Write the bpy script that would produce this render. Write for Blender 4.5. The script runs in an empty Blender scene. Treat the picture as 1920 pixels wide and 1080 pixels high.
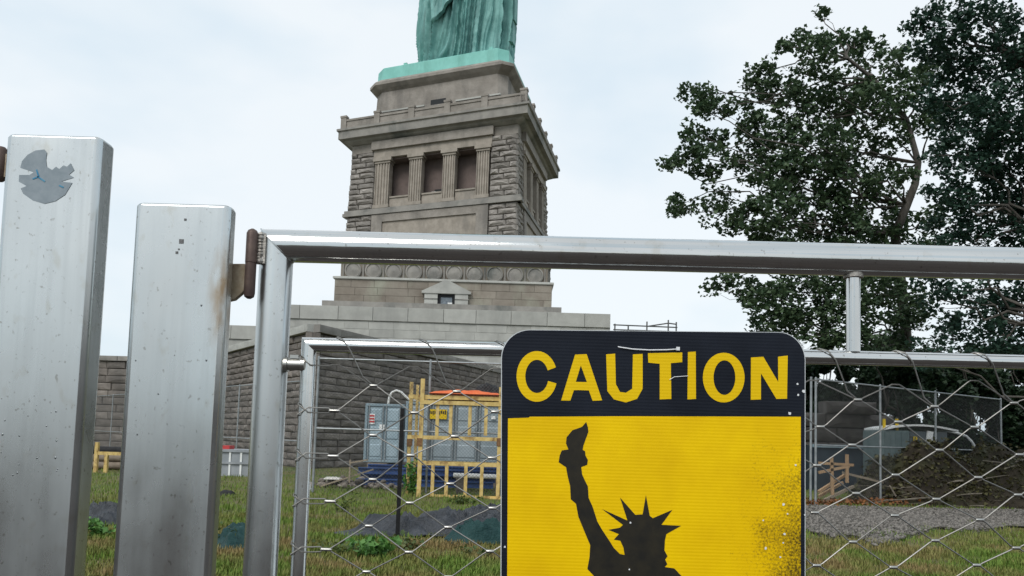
import bpy, math, random
import numpy as np
from mathutils import Matrix, Vector, noise as mnoise
random.seed(7); RNG = np.random.default_rng(11)
S = bpy.context.scene
COL = S.collection
PI = math.pi

# ------------------------------------------------------------------ camera
EYE, FPX, CX, CY = 1.30, 1440.0, 960.0, 720.0
PITCH, ROLL = math.radians(4.0), 0.03
_f = Vector((0, math.cos(PITCH), math.sin(PITCH)))
_u0 = Vector((0, -math.sin(PITCH), math.cos(PITCH))); _r0 = Vector((1, 0, 0))
_r = _r0*math.cos(ROLL) + _u0*math.sin(ROLL)
_u = -_r0*math.sin(ROLL) + _u0*math.cos(ROLL)
cd = bpy.data.cameras.new('camera'); cam = bpy.data.objects.new('camera', cd); COL.objects.link(cam)
cd.sensor_width = 36; cd.lens = 36*FPX/1920; cd.shift_y = 180/1920
cd.clip_start = .05; cd.clip_end = 5000
cam.matrix_world = Matrix(((_r.x, _u.x, -_f.x, 0), (_r.y, _u.y, -_f.y, 0), (_r.z, _u.z, -_f.z, EYE), (0, 0, 0, 1)))
S.camera = cam

# ------------------------------------------------------------------ sky, sun, exposure
SUN_EL, SUN_AZ = math.radians(46), math.radians(205)     # behind the camera, to its left
w = bpy.data.worlds.new('World'); S.world = w; w.use_nodes = True
nt = w.node_tree; nt.nodes.clear()
out = nt.nodes.new('ShaderNodeOutputWorld'); bg = nt.nodes.new('ShaderNodeBackground')
sky = nt.nodes.new('ShaderNodeTexSky'); sky.sky_type = 'NISHITA'; sky.sun_disc = False
sky.sun_elevation = SUN_EL; sky.sun_rotation = SUN_AZ; sky.air_density = 1.2; sky.dust_density = 2.0
tc = nt.nodes.new('ShaderNodeTexCoord'); mp = nt.nodes.new('ShaderNodeMapping'); mp.inputs['Scale'].default_value = (1, 1, 2.2)
nz = nt.nodes.new('ShaderNodeTexNoise'); nz.inputs['Scale'].default_value = 1.6; nz.inputs['Detail'].default_value = 5; nz.inputs['Roughness'].default_value = .5
rp = nt.nodes.new('ShaderNodeValToRGB')
rp.color_ramp.elements[0].position = .38; rp.color_ramp.elements[0].color = (5.3, 6.5, 7.4, 1)
rp.color_ramp.elements[1].position = .58; rp.color_ramp.elements[1].color = (7.4, 7.85, 8.15, 1)
mx = nt.nodes.new('ShaderNodeMix'); mx.data_type = 'RGBA'; mx.inputs[0].default_value = .9
L = nt.links.new
L(tc.outputs['Generated'], mp.inputs['Vector']); L(mp.outputs['Vector'], nz.inputs['Vector']); L(nz.outputs['Fac'], rp.inputs['Fac'])
L(sky.outputs['Color'], mx.inputs[6]); L(rp.outputs['Color'], mx.inputs[7])
L(mx.outputs[2], bg.inputs['Color']); bg.inputs['Strength'].default_value = .1
L(bg.outputs[0], out.inputs['Surface'])
sd = bpy.data.lights.new('sun', 'SUN'); sd.energy = 1.5; sd.angle = math.radians(30); sd.color = (1, .97, .92)
so = bpy.data.objects.new('sun', sd); COL.objects.link(so)
_sd = Vector((math.cos(SUN_EL)*math.sin(SUN_AZ), math.cos(SUN_EL)*math.cos(SUN_AZ), math.sin(SUN_EL)))
so.rotation_euler = _sd.to_track_quat('Z', 'Y').to_euler(); so.location = (-8, -12, 30)
S.view_settings.view_transform = 'Standard'; S.view_settings.look = 'None'; S.view_settings.gamma = 1
S.view_settings.exposure = 0.35

# ------------------------------------------------------------------ helpers
def ray(px, py):
    return _f + _r*((px-CX)/FPX) - _u*((py-CY)/FPX)
def W(px, py, Y):                       # the point at distance Y seen at a place in the photograph
    d = ray(px, py); return Vector((0, 0, EYE)) + d*(Y/d.y)
def G(px, py, z=0.0):                   # the same on the ground
    d = ray(px, py); return Vector((0, 0, EYE)) + d*((z-EYE)/d.z)

ORG = {}
def origin(p):
    while p.parent: p = p.parent
    return p.location
class MB:
    def __init__(s): s.v = []; s.f = []
    def add(s, vs, fs):
        n = len(s.v); s.v += [tuple(q) for q in vs]; s.f += [tuple(i+n for i in q) for q in fs]; return s
    def boxf(s, a, b, c, d, e, g, fn=None):          # u0,u1,v0,v1,z0,z1
        vs = [(x, y, z) for z in (e, g) for y in (c, d) for x in (a, b)]
        if fn: vs = [fn(*q) for q in vs]
        return s.add(vs, [(0, 2, 3, 1), (4, 5, 7, 6), (0, 1, 5, 4), (1, 3, 7, 5), (3, 2, 6, 7), (2, 0, 4, 6)])
    def box(s, c, sz, rz=0):
        c = Vector(c); ca, sa = math.cos(rz), math.sin(rz); h = [q/2 for q in sz]
        return s.boxf(-h[0], h[0], -h[1], h[1], -h[2], h[2], lambda x, y, z: (c.x+x*ca-y*sa, c.y+x*sa+y*ca, c.z+z))
    def bar(s, p, q, wd, ht):                        # rectangular bar between two points
        p, q = Vector(p), Vector(q); d = (q-p).normalized()
        a = d.cross(Vector((0, 0, 1)))
        if a.length < 1e-4: a = Vector((1, 0, 0))
        a.normalize(); b = a.cross(d)
        vs = [e + a*(i*wd/2) + b*(j*ht/2) for e in (p, q) for i, j in ((-1, -1), (1, -1), (1, 1), (-1, 1))]
        return s.add(vs, [(0, 3, 2, 1), (4, 5, 6, 7), (0, 1, 5, 4), (1, 2, 6, 5), (2, 3, 7, 6), (3, 0, 4, 7)])
    def tube(s, pts, r, n=8, cap=True):
        pts = [Vector(p) for p in pts]; rs = r if isinstance(r, (list, tuple)) else [r]*len(pts)
        vs, fs = [], []; pa = None
        for i, p in enumerate(pts):
            d = (pts[min(i+1, len(pts)-1)] - pts[max(i-1, 0)]).normalized()
            if pa is None:
                pa = d.orthogonal().normalized()
            pa = (pa - d*pa.dot(d)).normalized(); b = d.cross(pa)
            for k in range(n):
                t = 2*PI*k/n; vs.append(p + (pa*math.cos(t) + b*math.sin(t))*rs[i])
        for i in range(len(pts)-1):
            for k in range(n):
                a, c = i*n+k, i*n+(k+1) % n; fs.append((a, c, c+n, a+n))
        if cap: fs.append(tuple(range(n-1, -1, -1))); fs.append(tuple(range(len(vs)-n, len(vs))))
        return s.add(vs, fs)
    def loft(s, rings, cap=True):                    # closed rings of equal count
        n = len(rings[0]); vs = [q for r in rings for q in r]; fs = []
        for i in range(len(rings)-1):
            for k in range(n):
                a, c = i*n+k, i*n+(k+1) % n; fs.append((a, c, c+n, a+n))
        if cap: fs.append(tuple(range(n-1, -1, -1))); fs.append(tuple(range(len(vs)-n, len(vs))))
        return s.add(vs, fs)
    def slab(s, pts, dvec):                          # flat outline given thickness
        n = len(pts); d = Vector(dvec); vs = [Vector(p) for p in pts] + [Vector(p)+d for p in pts]
        return s.add(vs, [tuple(range(n)), tuple(range(2*n-1, n-1, -1))] + [(k, k+n, (k+1) % n+n, (k+1) % n) for k in range(n)])
    def obj(s, name, mat, parent=None, smooth=False, kind=None, loc=None, bevel=0, angle=40, wn=False):
        me = bpy.data.meshes.new(name)
        o3 = origin(parent) if parent else Vector(loc if loc is not None else (0, 0, 0))
        me.from_pydata([(x-o3.x, y-o3.y, z-o3.z) for x, y, z in s.v], [], s.f); me.validate()
        import bmesh
        bm = bmesh.new(); bm.from_mesh(me); bmesh.ops.recalc_face_normals(bm, faces=bm.faces); bm.to_mesh(me); bm.free()
        if smooth:
            me.polygons.foreach_set('use_smooth', [True]*len(me.polygons)); me.set_sharp_from_angle(angle=math.radians(angle))
        me.materials.append(mat)
        o = bpy.data.objects.new(name, me); COL.objects.link(o)
        if parent: o.parent = parent
        else: o.location = o3
        if kind: o['kind'] = kind
        if wn: o.modifiers.new('weighted', 'WEIGHTED_NORMAL').weight = 100
        if bevel:
            m = o.modifiers.new('bevel', 'BEVEL'); m.width = bevel; m.segments = 2; m.limit_method = 'ANGLE'
        return o
def tag(o, label, cat, group=None):
    o['label'] = label; o['category'] = cat
    if group: o['group'] = group
    return o
def thing(name, loc, label, cat, group=None):
    o = bpy.data.objects.new(name, None); COL.objects.link(o); o.location = loc; o.empty_display_size = .2
    return tag(o, label, cat, group)
def piece(name, me, parent, loc, rz, scale, mat=None):   # a piece sharing mesh data
    o = bpy.data.objects.new(name, me); COL.objects.link(o); o.parent = parent
    o.location = Vector(loc) - origin(parent); o.rotation_euler = (0, 0, rz); o.scale = scale
    return o

# ------------------------------------------------------------------ materials
def mat(name, c1, c2=None, scale=3.0, rough=.8, metal=0, bump=0, bscale=20, stretch=(1, 1, 1), rnd=0, c3=None, s3=.4, a3=.6, st3=(1, 1, .25), spec=.3, lo=.35, hi=.65, island=False, bdist=.02):
    m = bpy.data.materials.new(name); m.use_nodes = True; t = m.node_tree; N = t.nodes; K = t.links.new
    b = N['Principled BSDF']; b.inputs['Roughness'].default_value = rough; b.inputs['Metallic'].default_value = metal
    b.inputs['Specular IOR Level'].default_value = spec
    g = N.new('ShaderNodeNewGeometry')
    def noise(sc, st, det=4):
        p = N.new('ShaderNodeMapping'); p.inputs['Scale'].default_value = st; K(g.outputs['Position'], p.inputs['Vector'])
        n = N.new('ShaderNodeTexNoise'); n.inputs['Scale'].default_value = sc; n.inputs['Detail'].default_value = det; n.inputs['Roughness'].default_value = .62
        K(p.outputs['Vector'], n.inputs['Vector']); return n.outputs['Fac']
    def ramp(x, a, c):
        r = N.new('ShaderNodeMapRange'); r.inputs['From Min'].default_value = a; r.inputs['From Max'].default_value = c; K(x, r.inputs['Value']); return r.outputs['Result']
    def mix(fac, a, c, mode='MIX'):
        q = N.new('ShaderNodeMix'); q.data_type = 'RGBA'; q.blend_type = mode
        for k, v in ((0, fac), (6, a), (7, c)):
            if isinstance(v, (int, float)): q.inputs[k].default_value = v
            elif isinstance(v, tuple): q.inputs[k].default_value = (*v[:3], 1)
            else: K(v, q.inputs[k])
        return q.outputs[2]
    col = c1
    if c2:
        fac = g.outputs['Random Per Island'] if island else ramp(noise(scale, stretch), lo, hi)
        col = mix(fac, c1, c2)
    if c3:
        q = N.new('ShaderNodeMath'); q.operation = 'MULTIPLY'; q.inputs[1].default_value = a3; K(ramp(noise(s3, st3, 6), .5, .68), q.inputs[0])
        col = mix(q.outputs[0], col, c3)
    if rnd:
        oi = N.new('ShaderNodeObjectInfo'); r = N.new('ShaderNodeMapRange'); r.inputs['To Min'].default_value = 1-rnd; r.inputs['To Max'].default_value = 1+rnd
        K(oi.outputs['Random'], r.inputs['Value'])
        cm = N.new('ShaderNodeCombineColor'); [K(r.outputs['Result'], cm.inputs[k]) for k in range(3)]
        col = mix(1.0, col, cm.outputs[0], 'MULTIPLY')
    if isinstance(col, tuple): b.inputs['Base Color'].default_value = (*col, 1)
    else: K(col, b.inputs['Base Color'])
    if bump:
        bn = N.new('ShaderNodeBump'); bn.inputs['Strength'].default_value = bump; bn.inputs['Distance'].default_value = bdist
        K(noise(bscale, stretch, 6), bn.inputs['Height']); K(bn.outputs['Normal'], b.inputs['Normal'])
    m['_'] = 0
    return m
M = {}
M['stone'] = mat('pedestal_stone', (.215, .195, .172), (.315, .288, .258), .9, .9, bump=.5, bscale=6, c3=(.105, .10, .095), s3=.55, a3=.6, bdist=.06)
M['quoin'] = mat('quoin_stone', (.215, .197, .18), (.33, .305, .28), 1.6, .92, bump=.7, bscale=7, rnd=.2, c3=(.12, .112, .105), s3=.9, a3=.55, bdist=.08)
M['pier'] = mat('pier_stone', (.265, .235, .20), (.36, .32, .275), 1.6, .9, bump=.3, bscale=8, c3=(.15, .14, .125), s3=.9, a3=.6)
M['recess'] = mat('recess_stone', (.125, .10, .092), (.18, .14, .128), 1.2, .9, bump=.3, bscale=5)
M['cornice'] = mat('cornice_stone', (.22, .21, .195), (.30, .285, .26), 1.1, .9, bump=.4, bscale=5, c3=(.085, .095, .09), s3=.45, a3=.75, st3=(1, 1, .6))
M['ashlar'] = mat('ashlar_stone', (.195, .168, .138), (.265, .235, .198), .8, .9, bump=.4, bscale=5, rnd=.10, c3=(.33, .335, .27), s3=.55, a3=.8, st3=(1, 1, .5))
M['granite'] = mat('pale_granite', (.36, .36, .335), (.43, .43, .40), 1.5, .85, bump=.3, bscale=8, rnd=.09, c3=(.25, .25, .24), s3=.4, a3=.5)
M['fort'] = mat('fort_granite', (.145, .128, .115), (.215, .19, .17), 2.2, .9, bump=.7, bscale=9, rnd=.22, c3=(.095, .09, .085), s3=.6, a3=.6)
M['fortjoint'] = mat('wall_mortar', (.10, .09, .08), (.14, .125, .11), 4, .95, bump=.4)
M['coping'] = mat('coping_granite', (.20, .19, .175), (.28, .265, .245), 2, .9, bump=.5, bscale=8, rnd=.12)
M['copingl'] = mat('pale_coping', (.33, .33, .31), (.42, .42, .39), 2, .9, bump=.4, bscale=8, rnd=.08)
M['dark'] = mat('dark_opening', (.012, .013, .014), rough=.4)
M['glass'] = mat('window_glass', (.03, .045, .05), rough=.08, spec=.6)
M['wht'] = mat('white_paint', (.68, .69, .68), (.78, .79, .78), 6, .55)
M['copper'] = mat('copper_patina', (.098, .262, .245), (.205, .43, .405), .8, .62, bump=.3, bscale=6, c3=(.045, .125, .125), s3=1.1, a3=.8, st3=(1, 1, .10), spec=.4)
M['copperp'] = mat('copper_plate_patina', (.175, .46, .405), (.235, .565, .505), .9, .6, bump=.15, bscale=3, c3=(.12, .32, .27), s3=.9, a3=.6, st3=(1, 1, .2), spec=.4)

def steel(name, base, rough, streak=(1, 1, .06), dirt=.35, rust=None, rough_var=.1):   # rust: (centre, half sizes)
    m = bpy.data.materials.new(name); m.use_nodes = True; t = m.node_tree; N = t.nodes; K = t.links.new; b = N['Principled BSDF']
    g = N.new('ShaderNodeNewGeometry')
    def noise(sc, st, det=5):
        p = N.new('ShaderNodeMapping'); p.inputs['Scale'].default_value = st; K(g.outputs['Position'], p.inputs['Vector'])
        n = N.new('ShaderNodeTexNoise'); n.inputs['Scale'].default_value = sc; n.inputs['Detail'].default_value = det; K(p.outputs['Vector'], n.inputs['Vector']); return n.outputs['Fac']
    def rg(x, a, c, lo=0., hi=1.):
        r = N.new('ShaderNodeMapRange')
        for k, v in (('From Min', a), ('From Max', c), ('To Min', lo), ('To Max', hi)): r.inputs[k].default_value = v
        K(x, r.inputs['Value']); return r.outputs['Result']
    def mix(f, a, c):
        q = N.new('ShaderNodeMix'); q.data_type = 'RGBA'
        if isinstance(f, (int, float)): q.inputs[0].default_value = f
        else: K(f, q.inputs[0])
        for k, v in ((6, a), (7, c)):
            if isinstance(v, tuple): q.inputs[k].default_value = (*v, 1)
            else: K(v, q.inputs[k])
        return q.outputs[2]
    b.inputs['Metallic'].default_value = 1
    c = mix(rg(noise(5, (1, 1, 1)), .35, .7), base, tuple(x*.9 for x in base))
    sk_ = tuple(.04 if q < .5 else 1 for q in streak) if streak != (1, 1, 1) else (1, 1, 1)
    c = mix(rg(noise(90, sk_, 3), .45, .75, 0, .5), c, tuple(x*.80 for x in base))
    c = mix(rg(noise(150, (1, 1, .8), 2), .66, .74, 0, .6), c, (base[0]*.45, base[1]*.42, base[2]*.38))
    spots = rg(noise(38, (1, 1, .6), 3), .60, .72, 0, dirt)
    c = mix(spots, c, (base[0]*.72, base[1]*.66, base[2]*.56))
    if rust:
        vd = N.new('ShaderNodeVectorMath'); vd.operation = 'SUBTRACT'; vd.inputs[1].default_value = rust[0]; K(g.outputs['Position'], vd.inputs[0])
        vm = N.new('ShaderNodeVectorMath'); vm.operation = 'DIVIDE'; vm.inputs[1].default_value = rust[1]; K(vd.outputs[0], vm.inputs[0])
        ln = N.new('ShaderNodeVectorMath'); ln.operation = 'LENGTH'; K(vm.outputs[0], ln.inputs[0])
        mk = rg(ln.outputs['Value'], 1, .1); mu = N.new('ShaderNodeMath'); mu.operation = 'MULTIPLY'; K(mk, mu.inputs[0]); K(rg(noise(60, (1, 1, .35), 6), .34, .62), mu.inputs[1])
        c = mix(mu.outputs[0], c, (.30, .20, .10)); me_ = rg(mu.outputs[0], 0, 1, 1, .35); K(me_, b.inputs['Metallic'])
    K(c, b.inputs['Base Color'])
    K(rg(noise(9, (1, 1, .5)), .3, .75, rough-rough_var, rough+rough_var), b.inputs['Roughness'])
    bn = N.new('ShaderNodeBump'); bn.inputs['Strength'].default_value = .12; bn.inputs['Distance'].default_value = .0006
    K(noise(420, streak, 2), bn.inputs['Height']); K(bn.outputs['Normal'], b.inputs['Normal'])
    return m
M['steel'] = steel('brushed_steel', (.62, .64, .635), .29)
M['rail'] = steel('rail_steel', (.66, .66, .645), .10, streak=(.05, 1, 1), rough_var=.04)
M['cable'] = steel('cable_steel', (.31, .30, .28), .5, streak=(1, 1, 1))
M['vrail'] = steel('upright_steel', (.64, .64, .625), .2)
M['ferrule'] = steel('ferrule_steel', (.50, .49, .46), .35, streak=(1, 1, 1))
M['rust'] = mat('rusty_plate', (.30, .235, .155), (.42, .36, .27), 45, .7, bump=.5, bscale=160, c3=(.17, .10, .055), s3=30, a3=.7, st3=(1, 1, 1), bdist=.002)
M['hinge'] = mat('hinge_iron', (.075, .05, .045), (.12, .085, .07), 50, .5, metal=.3, bump=.3, bscale=200, bdist=.001)
M['weld'] = mat('weld_bead', (.30, .28, .25), (.44, .42, .39), 60, .5, metal=.7, bump=.6, bscale=200, bdist=.002)

# ------------------------------------------------------------------ ground
M['soil'] = mat('lawn_soil', (.085, .095, .032), (.15, .12, .06), 1.1, .95, bump=.8, bscale=14, c3=(.075, .11, .03), s3=.5, a3=.8, st3=(1, 1, 1))
M['paving'] = mat('brown_paving', (.036, .031, .029), (.058, .049, .045), 2.5, .85, bump=.4, bscale=30, spec=.12)
M['gravel'] = mat('grey_gravel', (.085, .078, .068), (.17, .155, .135), 6, .95, bump=.9, bscale=26, c3=(.09, .08, .065), s3=1.5, a3=.6, st3=(1, 1, 1), bdist=.04)
n = 70; gx = np.linspace(-1, 1, n); gx = np.sign(gx)*np.abs(gx)**2.2*1500
gm = MB(); vs = []; fs = []
for j in range(n):
    for i in range(n):
        x, y = gx[i], gx[j]+30
        vs.append((x, y, 0))
for j in range(n-1):
    for i in range(n-1): fs.append((j*n+i, j*n+i+1, j*n+n+i+1, j*n+n+i))
gm.add(vs, fs); go = gm.obj('ground', M['soil']); go['kind'] = 'structure'
p = MB(); p.boxf(-60, 60, -60, 5.6, -.06, .012); po = p.obj('pavement', M['paving']); po['kind'] = 'structure'

def patch(name, outline, m, z, kind='structure', hgt=0, seed=1, n=16, crease=0):       # uneven sheet lying on the ground
    pts = [Vector((q.x, q.y, 0)) for q in outline]; c = sum(pts, Vector())/len(pts)
    # resample the outline, then rings to the centre
    per = []
    for a, b2 in zip(pts, pts[1:]+pts[:1]):
        for k in range(n): per.append(a.lerp(b2, k/n))
    vs, fs = [], []; nr = 34; m_ = len(per)
    for r in range(nr):
        t = 1-r/nr
        for q in per:
            p2 = c+(q-c)*t
            h = mnoise.noise(Vector((p2.x*.9+seed, p2.y*.9, seed)))*.5+.5; edge = min(1, (1-t)*4)
            if crease: h += crease*((1-abs(mnoise.noise(Vector((p2.x*1.3+p2.y*.8, p2.y*3.0, seed+5)))))**3*1.5+(1-abs(mnoise.noise(Vector((p2.x*3.3+p2.y, p2.y*7, seed+7)))))**3*.8+(1-abs(mnoise.noise(Vector((p2.x*9-p2.y*4, p2.y*12, seed+8)))))**2*.35)-crease*1.1
            jit = mnoise.noise(Vector((p2.x*3, p2.y*3, seed*2)))*.12*(r == 0)
            vs.append((p2.x+jit, p2.y+jit, z+hgt*h*edge*(0.4+.6*edge) + (0 if r else -.004)))
    vs.append((c.x, c.y, z+hgt*.5))
    for r in range(nr-1):
        for k in range(m_): a, b2 = r*m_+k, r*m_+(k+1) % m_; fs.append((a, b2, b2+m_, a+m_))
    for k in range(m_): fs.append(((nr-1)*m_+k, (nr-1)*m_+(k+1) % m_, nr*m_))
    o = MB().add(vs, fs).obj(name, m, smooth=True, angle=60)
    if kind: o['kind'] = kind
    return o
gravel_poly = [G(1440, 951), G(1560, 952), G(1760, 957), G(2060, 962), G(2200, 1000), G(1930, 985), G(1830, 1000), G(1760, 992), G(1700, 1012), G(1640, 1030), G(1600, 1008), G(1560, 1012), G(1500, 995), G(1440, 985)]
patch('gravel_path', gravel_poly, M['gravel'], .012, hgt=.05, seed=3)

# ------------------------------------------------------------------ stone block meshes shared by the walls
def block_mesh(name, m, seed, bulge=.18, inset=.06, jit=.05, ed=-.15, r2=-.42):
    r = random.Random(seed); J = lambda: r.uniform(-jit, jit)
    # unit block: x -.5..+.5 (length), y -.5 back .. -.5 front is -y, z -.5..+.5
    vs = [(-.5, .5, -.5), (.5, .5, -.5), (.5, .5, .5), (-.5, .5, .5),
          (-.5, ed, -.5), (.5, ed, -.5), (.5, ed, .5), (-.5, ed, .5)]
    vs += [(-.5+inset, r2+J(), -.5+inset*2), (.5-inset, r2+J(), -.5+inset*2), (.5-inset, r2+J(), .5-inset*2), (-.5+inset, r2+J(), .5-inset*2)]
    vs += [(-.18+J()*2, -.5-bulge*r.random(), -.12+J()*2), (.2+J()*2, -.5-bulge*r.random(), -.1+J()*2), (.16+J()*2, -.5-bulge*r.random(), .16+J()*2), (-.2+J()*2, -.5-bulge*r.random(), .14+J()*2)]
    fs = [(0, 1, 2, 3)] + [(0, 4, 5, 1), (1, 5, 6, 2), (2, 6, 7, 3), (3, 7, 4, 0)]
    for a in (4, 8): fs += [(a, a+4, a+5, a+1), (a+1, a+5, a+6, a+2), (a+2, a+6, a+7, a+3), (a+3, a+7, a+4, a)]
    fs += [(12, 15, 14, 13)]
    import bmesh
    me = bpy.data.meshes.new(name); me.from_pydata(vs, [], fs)
    bm = bmesh.new(); bm.from_mesh(me); bmesh.ops.recalc_face_normals(bm, faces=bm.faces); bm.to_mesh(me); bm.free()
    me.materials.append(m); return me
ROUGH = [block_mesh('quoin_block', M['quoin'], k, .16, .045, .09, -.22, -.44) for k in range(8)]
FORT = [block_mesh('fort_block', M['fort'], 20+k, .05, .025, .06, -.32, -.44) for k in range(6)]
ASH = [block_mesh('ashlar_block', M['ashlar'], 40+k, .0, .008, .006, -.45, -.495) for k in range(3)]
GRAN = [block_mesh('granite_block', M['granite'], 50+k, .0, .006, .004, -.475, -.497) for k in range(3)]
COPE = [block_mesh('coping_block', M['coping'], 60+k, .02, .008, .01, -.46, -.49) for k in range(3)]
COPL = [block_mesh('pale_coping_block', M['copingl'], 70+k, .02, .008, .01, -.46, -.49) for k in range(3)]

def wall_face(parent, a, b, z0, z1, course, length, meshes, depth, name='stone_block', joint=.02, seed=1, maxn=300, var=.35, stuff_mat=None, dv=.13):
    """courses of blocks along a->b (outside is to the right of a->b turned -90, i.e. towards the camera side)"""
    a, b = Vector((a[0], a[1], 0)), Vector((b[0], b[1], 0)); d = b-a; Ln = d.length; d.normalize()
    rz = math.atan2(d.y, d.x); r = random.Random(seed)
    nc = max(1, round((z1-z0)/course)); ch = (z1-z0)/nc; lst = []
    for k in range(nc):
        s = -r.random()*length*.5
        while s < Ln:
            l = length*r.uniform(1-var, 1+var); s0, s1 = max(s, 0), min(s+l, Ln)
            if s1-s0 > .12*length: lst.append((s0, s1, z0+k*ch))
            s += l
    lst.sort(key=lambda q: (a+d*((q[0]+q[1])/2)).length)
    extra = MB()
    nrm = Vector((d.y, -d.x, 0))
    for i, (s0, s1, zz) in enumerate(lst):
        c = a+d*((s0+s1)/2); dp = depth*r.uniform(1-dv, 1+dv*.9)
        cc = c - nrm*(depth/2) + nrm*((dp-depth)*.5)
        if i < maxn:
            piece(name, r.choice(meshes), parent, (cc.x, cc.y, zz+ch/2), rz, (s1-s0-joint, dp, ch-joint))
        else:
            extra.box((cc.x, cc.y, zz+ch/2), (s1-s0-joint, dp, ch-joint), rz)
    if extra.v: extra.obj('far_stones', stuff_mat, parent, kind='stuff')
    return len(lst)

# ------------------------------------------------------------------ fort wall (three faces)
def fort(a, b, z1, label, core_depth=1.2, cope=COPE, course=.25, length=.95, seed=1, group=None, maxn=300, e0=0, e1=0):
    a, b = Vector((*a, 0)), Vector((*b, 0)); d = (b-a).normalized(); nrm = Vector((d.y, -d.x, 0)); rz = math.atan2(d.y, d.x)
    t = thing('fort_wall', a, label, 'wall', group)
    m = MB(); q = [a-nrm*.16+d*e0*.16, b-nrm*.16-d*e1*.16, b-nrm*core_depth-d*e1*core_depth, a-nrm*core_depth+d*e0*core_depth]
    m.loft([[(v.x, v.y, -.05) for v in q], [(v.x, v.y, z1-.30) for v in q]]); m.obj('wall_core', M['fortjoint'], t)
    wall_face(t, a, b, 0, z1-.30, course, length, FORT, .30, seed=seed, stuff_mat=M['fort'], maxn=maxn)
    s = .12*e0; r = random.Random(seed+5); Ln = (b-a).length-.12*e1
    while s < Ln-.2:
        l = min(r.uniform(1.2, 1.9), Ln-s); c = a+d*(s+l/2)-nrm*.12
        piece('coping_stone', r.choice(cope), t, (c.x, c.y, z1-.142), rz, (l-.02, .5, .28)); s += l
    return t
K0 = W(587, 606, 27); Kz = K0.z
fort((K0.x, K0.y), (6.3, 59.5), Kz, 'grey granite bastion wall running back behind the storage containers', seed=3, e0=1.9)
fort((-18.9, 43.6), (K0.x, K0.y), Kz, 'grey granite bastion wall face between the steel posts and bastion corner', seed=4, cope=COPL, e1=1.9)
fort((-52, 45.0), (-18.9, 43.6), Kz+.15, 'low dark fort wall seen between the two steel posts', seed=5, course=.42, length=1.3, maxn=280)

# ------------------------------------------------------------------ granite terrace under the pedestal
def terrace(x0, x1, y, z1, label, seed):
    t = thing('granite_terrace', (x0, y, 0), label, 'terrace')
    m = MB(); m.boxf(x0, x1, y+.12, y+26, 0, z1-.03); m.obj('terrace_core', M['granite'], t)
    wall_face(t, (x0, y), (x1, y), z1-.95, z1-.02, .93, 2.3, GRAN, .9, name='coping_stone', joint=.02, seed=seed, var=.12, dv=.012)
    wall_face(t, (x0, y+.1), (x1, y+.1), z1-4.2, z1-.96, .54, 1.75, GRAN, .5, name='granite_block', joint=.014, seed=seed+1, var=.15, dv=.02)
    return t
ty = 50.0; tz = W(845, 579, ty).z
terrace(-15.9, W(1145, 588, ty).x, ty, tz, 'pale granite terrace with long coping stones beneath the pedestal', 11)
terrace(-24.2, -16.0, ty+.6, W(455, 607, ty).z, 'lower pale granite terrace showing beside the hinge post', 15)

# ------------------------------------------------------------------ pedestal
PC = Vector((-5.34, 62.6, 0)); TH = .39; ASP = .87; SK = -.17; DZ = EYE-1.55
EX = Vector((math.cos(TH), -math.sin(TH), 0)); EY = Vector((math.sin(TH+SK), math.cos(TH+SK), 0))*ASP
def TP(u, v, z):
    q = PC+EX*u+EY*v; return (q.x, q.y, z+DZ)
ped = thing('stone_pedestal', (PC.x, PC.y, 0), 'tall tan granite pedestal with piers, cornice and parapet under the green statue', 'pedestal')
def PB(name, m, *boxes, parent=None, bevel=0):
    q = MB()
    for b in boxes: q.boxf(*b, TP)
    return q.obj(name, m, parent or ped, bevel=bevel)
def ringbox(hw, z0, z1): return (-hw, hw, -hw, hw, z0, z1)
# upper shaft: battered core (lofted)
def sq(hw, z, ch=0):
    if not ch: return [TP(*k, z) for k in ((-hw, -hw), (hw, -hw), (hw, hw), (-hw, hw))]
    c = hw-ch; return [TP(*k, z) for k in ((-c, -hw), (c, -hw), (hw, -c), (hw, c), (c, hw), (-c, hw), (-hw, c), (-hw, -c))]
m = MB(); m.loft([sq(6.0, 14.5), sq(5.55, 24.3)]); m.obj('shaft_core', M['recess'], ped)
# faces: (name, axis along, outward) front uses u with v=-hw ; right uses v with u=+hw ; left and back closed plainly
HW0, HW1 = 7.35, 7.0                                # battered half widths at z 13.4 and 24.2
def hw(z): return HW0+(HW1-HW0)*(z-13.4)/(24.2-13.4)
def FM(face):
    """map (s along face, o outward from the nominal face, z) to the world"""
    if face == 0: return lambda s, o, z: TP(s, -hw(z)-o, z)
    return lambda s, o, z: TP(hw(z)+o, s, z)
def FB(face, name, mt, boxes, parent=None, bevel=0):
    q = MB(); fn = FM(face)
    for a, b, o0, o1, z0, z1 in boxes: q.boxf(a, b, o0, o1, z0, z1, fn)
    return q.obj(name, mt, parent or ped, bevel=bevel)
m = MB()                                             # plain far faces
m.boxf(-7.0, -5.5, -5.2, 7.0, 15, 24.2, TP); m.boxf(-5.5, 5.0, 5.5, 7.0, 15, 24.2, TP); m.obj('rear_wall', M['stone'], ped)
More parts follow.
